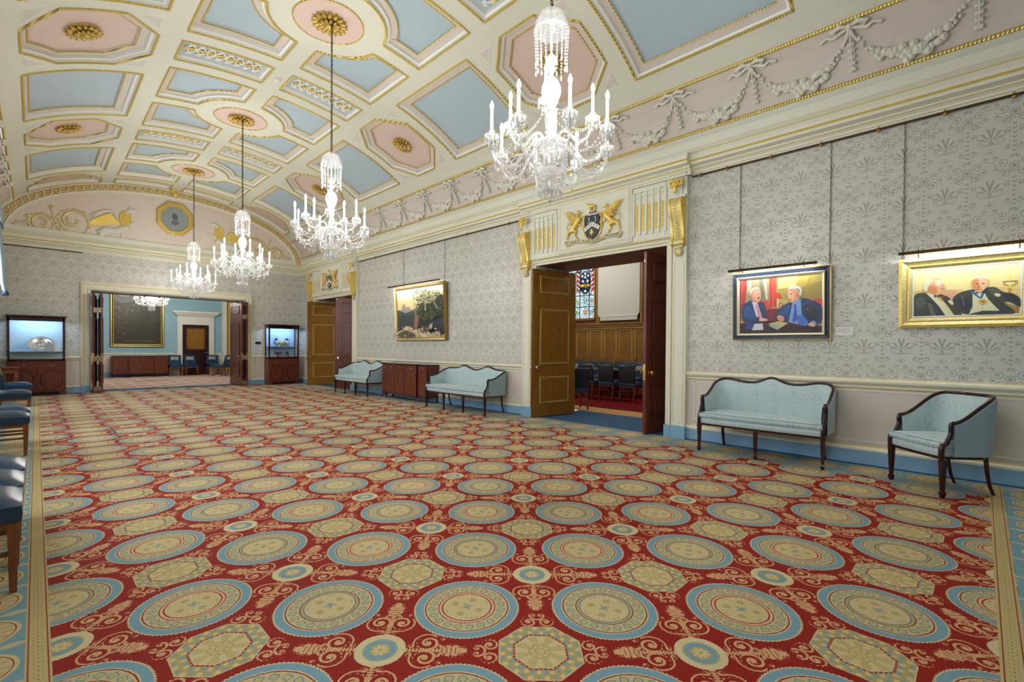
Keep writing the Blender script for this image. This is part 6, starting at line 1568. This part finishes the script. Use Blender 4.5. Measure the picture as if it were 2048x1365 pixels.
mane = [([(-1.22+.015*k, 5.24-.03*k), (-1.31+.04*k, 5.06-.05*k), (-1.27+.04*k, 4.80-.02*k)], [.024, .030, .016]) for k in range(6)]+[([(-1.10, 5.22), (-1.08, 5.0), (-1.08, 4.84)], [.024, .028, .014]), ([(-1.16, 5.24), (-1.14, 5.0), (-1.15, 4.76)], [.03, .034, .016])]
body = [([(-1.76, 4.48), (-1.62, 4.60), (-1.42, 4.62), (-1.22, 4.72), (-1.12, 4.76)], [.10, .11, .085, .10, .08]), ([(-1.26, 4.66), (-1.26, 4.48), (-1.26, 4.33)], [.05, .03, .028]), ([(-1.26, 4.32), (-1.14, 4.31)], [.025, .02]), ([(-1.12, 4.80), (-1.0, 4.92), (-.86, 4.92), (-.80, 4.88)], [.045, .035, .025, .018]),
 ([(-1.76, 4.46), (-1.66, 4.36), (-1.50, 4.34), (-1.40, 4.32)], [.07, .045, .035, .02]), ([(-1.80, 4.44), (-1.88, 4.36), (-2.0, 4.33)], [.025, .02, .012]),
 ([(-1.16, 5.16), (-1.12, 5.25), (-1.04, 5.29)], [.05, .055, .045]), ([(-1.03, 5.29), (-.90, 5.26)], [.035, .010]), ([(-1.12, 5.31), (-1.08, 5.38), (-1.03, 5.40)], [.014, .012, .005]), ([(-1.08, 5.32), (-.98, 5.35), (-.90, 5.33)], [.012, .010, .005]), ([(-1.50, 5.20), (-1.42, 5.10), (-1.36, 4.95)], [.016, .02, .02])]
SH = 0
def shift(P, d=0.): return P
for fl_, side in ((1, 'left'), (-1, 'right')):
    rt = relief(body+upper, 'winged_beast', M['relief'], None, fl_)
    tag(rt, 'white and gold plaster griffin with raised wing, %s of the octagonal medallion' % side, 'relief', 'plaster griffins of the far wall')
    relief(wing, 'wing', M['gold'], rt, fl_); relief(mane, 'mane', M['gold'], rt, fl_)
    sc_ = relief(gsc, 'acanthus_scroll', M['goldpale'], None, fl_); tag(sc_, 'gilded acanthus scroll relief at the %s of the far wall arch' % side, 'relief', 'gilded scrolls of the far wall')
    fs_ = []
    for k in range(16): t = k/15; x, z = -.80+.62*t, 4.86-.30*sin(t*PI*.62); fs_.append(([(x, z), (x+.03, z-.03*(k % 2)+.015)], [.016, .008]))
    for k in range(8): t = k/7; x, z = -.66+.55*t, 5.76-.04*sin(t*9)-.10*(1-t); fs_.append(([(x, z), (x+.08, z+.03)], [.008, .014]))
    o = relief(fs_[:16], 'plaster_husk_festoon', M['white'], None, fl_); relief(fs_[16:], 'ribbon', M['white'], o, fl_); tag(o, 'faint plaster husk festoon and ribbon on the %s side of the octagonal medallion' % side, 'relief', 'plaster husk festoons')

# ------------------------------------------------------------------ blue room beyond the far doorway
def bx(name, mats, boxes, **k):
    g = MB()
    for b in boxes: g.box(*b)
    return g.build(name, mats, **k)
YR = 25.3
struct(bx('wall_blue_room', [M['bluewall'], M['dado'], M['white'], M['cream']], [(-2.2, 7.4, YR, YR+.2, .95, 4.6, 0), (-2.2, 7.4, YR, YR+.2, 0, .95, 1), (-2.2, -2.0, 18.53, YR, 0, 4.6, 0), (7.4, 7.6, 18.53, YR, 0, 4.6, 3), (6.14, 6.30, YR-.25, YR, 0, 4.6, 2), (-2.2, OX0-.02, 18.53, 18.6, 0, 4.6, 0), (OX1+.02, 7.6, 18.53, 18.6, 0, 4.6, 0), (OX0-.02, OX1+.02, 18.53, 18.6, OH, 4.6, 0)]))
struct(bx('ceiling_blue_room', M['oldpaint'], [(-2.2, 7.6, 18.4, YR+.2, 4.6, 4.7)]))
struct(bx('trim_blue_room_dado', [M['cream'], M['goldflat'], M['bluebase']], [(-2.0, 4.28, YR-.03, YR, .93, .99, 0), (5.98, 6.14, YR-.03, YR, .93, .99, 0), (-2.0, 4.28, YR-.02, YR, 0, .2, 2)]))
g = MB(); Y_ = YR
for (x0, x1, pr, z0, z1) in ((4.42, 4.60, .06, 0, 2.26), (5.62, 5.82, .06, 0, 2.26), (4.42, 5.82, .06, 2.26, 2.44), (4.42, 5.82, .05, 2.44, 2.66), (4.36, 5.88, .12, 2.66, 2.72), (4.30, 5.94, .18, 2.72, 2.78), (4.25, 5.99, .24, 2.78, 2.86)): g.box(x0, x1, Y_-pr, Y_, z0, z1)
for (x0, x1, z1) in ((4.42, 4.44, 2.42), (4.57, 4.60, 2.27), (5.62, 5.65, 2.27), (5.80, 5.82, 2.42)): g.box(x0, x1, Y_-.085, Y_-.06, 0, z1)
struct(g.build('trim_blue_room_doorcase', M['white'], bevel=.006))
d9 = struct(bx('door_9', M['mahoganyd'], [(4.60, 5.62, YR-.03, YR-.005, 0, 2.26)]), 'dark mahogany door in the white doorcase of the blue room', 'door')
bx('panel', M['walnut'], [(4.78, 5.44, YR-.036, YR-.03, 1.18, 2.08)], parent=d9, bevel=.002); bx('panel', M['mahoganyd'], [(4.78, 5.44, YR-.036, YR-.03, .2, .8)], parent=d9, bevel=.002)
g = MB()
for (a, b, c, d) in ((4.74, 5.48, 1.14, 1.18), (4.74, 5.48, 2.08, 2.12), (4.74, 4.78, 1.14, 2.12), (5.44, 5.48, 1.14, 2.12)): g.box(a, b, YR-.045, YR-.03, c, d)
g.build('panel_moulding', M['mahogany'], d9, bevel=.004)
g = MB(); g.ball((5.54, YR-.07, 1.0), .03, 8, 6); g.tube([(5.54, YR-.03, 1.0), (5.54, YR-.07, 1.0), (5.44, YR-.08, 1.0)], .012, 6); g.build('handle', M['silver'], d9)
# big dark painting
root = thing('framed_painting', 'very large dark painting in a thin gold frame on the blue room wall', 'painting', (2.25, YR-.005, 1.36))
fn = lambda u, v, d: (u, -d, v); W, H = 1.58, 2.40
rl = random.Random(9)
D_ = [((34, 32, 24), rect(0, 1, 0, 1)), ((96, 100, 96), sm([(.0, .8), (.0, .99), (.5, .99), (.6, .86), (.35, .74), (.12, .72)])), ((150, 152, 140), sm([(.05, .88), (.3, .98), (.42, .9), (.25, .82)])), ((52, 48, 36), sm([(.62, .9), (.98, .96), (.99, .5), (.8, .4), (.7, .7)]))]
for i in range(150):
    x = rl.uniform(.02, .34)**1.1; y = rl.uniform(.10, .66); r = rl.uniform(.006, .026); D_.append((rl.choice([(84, 60, 44), (64, 44, 34), (110, 86, 62), (50, 36, 30), (44, 36, 30)]), [(x+r*cos(t*1.1), y+r*.7*sin(t*1.1)) for t in range(6)]))
for i in range(30):
    x = rl.uniform(.1, .95); y = rl.uniform(.58, .70) if x > .3 else rl.uniform(.55, .68); r = rl.uniform(.01, .03); D_.append((rl.choice([(96, 76, 52), (60, 52, 40), (130, 116, 90)]), [(x+r*cos(t*1.1), y+r*.5*sin(t*1.1)) for t in range(6)]))
for i in range(10):
    x = .2+.07*i; D_.append(((74, 68, 52), sm([(x, .04), (x+.06, .05), (x+.05, .08), (x+.01, .075)])))
D_ = [(c, [(min(1, max(0, a)), min(1, max(0, b))) for a, b in p]) for c, p in D_]
frame(root, W, H, [(.02, .05, .05, M['black']), (.03, .055, .05, M['gold']), (.04, .045, .035, M['black']), (.02, .04, .03, M['gold'])], fn); painting(root, W, H, D_, lambda u, v, d: fn(u, v, d+.028), step=.00008)
sideboard('long mahogany sideboard under the very large dark painting in the blue room', (3.09, 25.02, 0), 0, [(-.93, -.43, False), (-.43, -.0, True), (.0, .43, True), (.43, .93, False)], .40, .88, .03)
BG = 'blue chairs with woven crests in the blue room'
for x, y, rz, l in ((4.30, 24.95, 0, 'blue room chair with a woven crest, next to the long sideboard'), (4.86, 24.90, 0, 'blue room chair with a woven crest, left in front of the dark door'), (5.72, 24.90, 0, 'blue room chair with a woven crest, right in front of the dark door'), (5.62, 23.6, -.35-PI/2, 'blue room chair turned sideways beside the folded doors'), (6.2, 24.5, -.7, 'blue room chair mostly hidden by the folded doors')):
    chair_root('blue', l, (x, y, 0), rz, BG)
g = MB(); n = 20; g.add([(6.30+.9*i/n, YR-.16+.04*sin(i*1.9), z) for i in range(n+1) for z in (0.02, 4.3)], [(2*i, 2*i+2, 2*i+3, 2*i+1) for i in range(n)]); o = g.build('yellow_curtain', M['curtainy'], smooth=80, fixn=False); tag(o, 'full-length yellow curtain at the right end of the blue room', 'curtain')

# ------------------------------------------------------------------ council chamber beyond the right-hand doorways
CXF = 14.0
struct(bx('wall_chamber', [M['oak'], M['oldpaint']], [(CXF, CXF+.2, -1, 9.70, 0, 5, 0), (CXF, CXF+.2, 9.70, 11.4, 0, 2.40, 0), (CXF, CXF+.2, 9.70, 11.4, 4.6, 5, 0), (CXF, CXF+.2, 11.4, 18.4, 0, 5, 0), (WT, CXF, -1.2, -1, 0, 5, 0), (WT, CXF, 18.4, 18.6, 0, 5, 0)]))
struct(bx('ceiling_chamber', M['oldpaint'], [(WT, CXF+.2, -1.2, 18.6, 5, 5.1)]))
g = MB(); y = 7.2
for k in range(12):
    y0 = 7.05+k*.60; 
    for (a, b, c, d) in ((y0, y0+.02, 1.0, 1.98), (y0+.46, y0+.48, 1.0, 1.98), (y0, y0+.48, 1.96, 1.98)): g.box(CXF-.03, CXF, a, b, c, d, 1)
    g.box(CXF-.02, CXF, y0+.48, y0+.60, .2, 2.0, 0)
g.box(CXF-.09, CXF, 5, 14, 2.08, 2.16, 0); g.box(CXF-.05, CXF, 5, 14, 2.02, 2.08, 1); g.box(CXF-.12, CXF, 5, 14, 2.16, 2.22, 0)
for yy in (9.54, 9.62, 7.9): g.box(CXF-.08, CXF, yy-.04, yy+.04, 2.2, 4.8, 0); g.box(CXF-.10, CXF, yy-.01, yy+.01, 2.2, 4.8, 1)
struct(g.build('trim_chamber_panels', [M['oak'], plain('oak_gold_bead', (190, 154, 84), .4)], bevel=.002))
root = thing('projection_screen', 'large pale grey screen panel in an oak frame on the chamber wall', 'screen', (CXF-.11, 8.75, 2.30))
g = MB(); g.prism([(-.74, .0), (.70, .0), (.70, .10), (.80, .22), (.80, 2.3), (-.82, 2.3), (-.82, .25), (-.74, .12)], lambda u, v, d: (-d, u, v), 0, .02); g.build('screen_panel', M['screen'], root, smooth=0)
g = MB(); g.box(-.035, -.02, -.76, .74, .14, .17); g.box(-.05, -.02, -.5, .62, 2.2, 2.26, 1); g.build('screen_bar', [M['white'], M['black']], root)
# stained glass window
win = struct(bx('window_5', M['oak'], [(CXF-.06, CXF+.1, 9.70, 9.76, 2.40, 4.6), (CXF-.06, CXF+.1, 11.34, 11.4, 2.40, 4.6), (CXF-.1, CXF+.1, 9.70, 11.4, 2.34, 2.42)]), 'tall stained glass window with shields in the chamber', 'window')
m = begin('stained_glass'); at = NT.nodes.new('ShaderNodeAttribute'); at.attribute_name = 'Col'; e_ = NT.nodes.new('ShaderNodeEmission'); o_ = NT.nodes.new('ShaderNodeOutputMaterial')
n_ = noise(9., 3, .7); n2 = noise(24., 2); c_ = S(at.outputs['Color']); c2_ = mixc(c_, mixc(lin((60, 120, 60)), lin((30, 60, 130)), lt(.5, n2, 20.)), lt(.54, n_, 20.)*.8)
c2_ = mixc(c2_, (.01, .01, .012, 1), lt(ab(n_-.5), .012, 80.)*.9)
NT.links.new(c2_.o, e_.inputs[0]); e_.inputs[1].default_value = 1.1; NT.links.new(e_.outputs[0], o_.inputs[0]); M['stained'] = m
SG = [((196, 214, 220), rect(0, 1, 0, 1))]
def sg(c, pts): SG.append((c, [(min(1, max(0, (11.34-y)/1.58)), (z-2.42)/2.18) for y, z in pts]))
for (cy_, cz, cc, r) in ((10.60, 2.62, (60, 110, 60), .12), (10.18, 2.62, (170, 24, 24), .12), (9.88, 2.62, (70, 90, 150), .10), (10.60, 3.02, (170, 150, 50), .12), (10.18, 3.02, (60, 130, 170), .13), (9.86, 3.02, (180, 40, 60), .10), (11.0, 2.62, (60, 90, 150), .12), (11.0, 3.02, (170, 30, 40), .12)):
    for q_ in range(8):
        a_ = q_*PI/4+.3; sg(((120, 150, 60), (90, 140, 150))[q_ % 2], sm([(cy_+r*.9*cos(a_), cz+r*1.2*sin(a_)), (cy_+r*1.2*cos(a_+.3), cz+r*1.5*sin(a_+.3)), (cy_+r*.7*cos(a_+.5), cz+r*sin(a_+.5))]))
    sg(cc, [(cy_-r*.55, cz+r*.7), (cy_+r*.55, cz+r*.7), (cy_+r*.55, cz), (cy_, cz-r*.8), (cy_-r*.55, cz)]); sg((226, 214, 120), [(cy_-r*.2, cz+r*.5), (cy_+r*.2, cz+r*.5), (cy_+r*.2, cz-r*.1), (cy_-r*.2, cz-r*.1)])
CC_ = 10.17
for q_ in (-1, 1):
    for k in range(6):
        z_c = 3.35+.17*k; sg((170, 24, 56), sm([(CC_+q_*.24, z_c), (CC_+q_*.40, z_c+.10), (CC_+q_*(.34+.05*(k % 2)), z_c+.18), (CC_+q_*.28, z_c+.10)]))
        sg((120, 160, 70), sm([(CC_+q_*.36, z_c-.02), (CC_+q_*.44, z_c+.04), (CC_+q_*.38, z_c+.08)]))
sg((34, 32, 52), sm([(CC_-.22, 3.45), (CC_-.24, 3.80), (CC_-.18, 4.05), (CC_+.18, 4.05), (CC_+.24, 3.80), (CC_+.22, 3.45), (CC_, 3.28)])); sg((230, 180, 40), rect(CC_-.24, CC_+.24, 3.56, 3.65)); sg((150, 40, 40), rect(CC_-.10, CC_+.06, 3.58, 3.63))
for (cy_, cz) in ((CC_, 3.40), (CC_-.10, 3.76), (CC_+.10, 3.76), (CC_, 3.90), (CC_-.13, 3.95), (CC_+.13, 3.95), (CC_, 4.02)): sg((214, 220, 236), sm([(cy_+.062*cos(t*.63)*(1 if t % 2 else .6), cz+.062*sin(t*.63)*(1 if t % 2 else .6)) for t in range(10)], 2))
fn = lambda u, v, d: (CXF-.0-d, 11.34-u, 2.42+v)
me_o = painting(win, 1.58, 2.18, SG, fn, 'stained_glass_pane', step=.0003); me_o.data.materials.clear(); me_o.data.materials.append(M['stained'])
g = MB()
for y in (9.98, 10.39, 10.80, 11.2): g.box(CXF-.05, CXF-.035, y-.014, y+.014, 2.42, 4.6)
for z in (2.83, 3.24, 4.1): g.box(CXF-.05, CXF-.035, 9.76, 11.34, z-.014, z+.014)
g.build('glazing_bars', M['black'], win)
# chamber chairs
CGp = 'black-backed chairs at the chamber table'
for k, (y, l) in enumerate(((6.33, 'right-hand'), (6.95, 'middle'), (7.58, 'left-hand'), (8.22, 'farthest left'))):
    chair_root('black', '%s black-backed chair seen from behind through the near doorway' % l, (10.7, y, 0), -PI/2+PI+PI*0, CGp) if False else chair_root('black', '%s black-backed chair seen from behind through the near doorway' % l, (10.72, y, 0), PI/2, CGp)
chair_root('black', 'single chair beside the left door leaf of the near doorway', (8.45, 6.40, 0), 2.6, None)
r_ = thing('council_table', 'long grey-topped table behind the black-backed chairs', 'table', (11.6, 7.4, 0))
g = MB(); g.box(-.35, .35, -2.4, 2.4, .73, .76); g.build('table_top', M['greytop'], r_, bevel=.004)
for a in (-2.2, 0, 2.2): g = MB(); g.box(-.28, .28, a-.03, a+.03, 0, .73); g.build('trestle', M['mahogany'], r_)
RG = 'blue chairs facing across the chamber table'
PL = ['first', 'second', 'third', 'fourth', 'fifth', 'sixth', 'seventh']
for k in range(6): chair_root('blue', '%s blue chair from the right in the row behind the grey table' % PL[k], (12.35, 6.55+k*.60, 0), -PI/2, RG)
for k in range(7): chair_root('blue', '%s blue chair from the right in the back row against the oak panels' % PL[k], (13.45, 6.7+k*.60, 0), -PI/2, 'blue chairs in the back row of the chamber')
for x, y, e in ((11.5, 4.0, 130), (11.5, 9.5, 130), (10.5, 15.2, 90)):  # unseen lamps, added to brighten the chamber
    root = thing('added_lamp', 'added frosted lamp to brighten the chamber, ' + {4.0: 'near the camera end', 9.5: 'over the council table', 15.2: 'behind the far right-hand doorway'}[y], 'lamp', (x, y, 5), 0, 'added frosted lamps brightening the chamber')
    g = MB(); g.lathe([(.001, -.18), (.12, -.16), (.18, -.08), (.16, 0)], n=16); g.build('shade', M['candle'], root, smooth=60)
    ld = bpy.data.lights.new('chamber_fill_lamp', 'POINT'); ld.energy = e; ld.color = (1, .95, .88); ld.shadow_soft_size = .2
    lo_ = bpy.data.objects.new('chamber_fill_lamp', ld); COL.objects.link(lo_); lo_.parent = root; lo_.location = (0, 0, -.5)
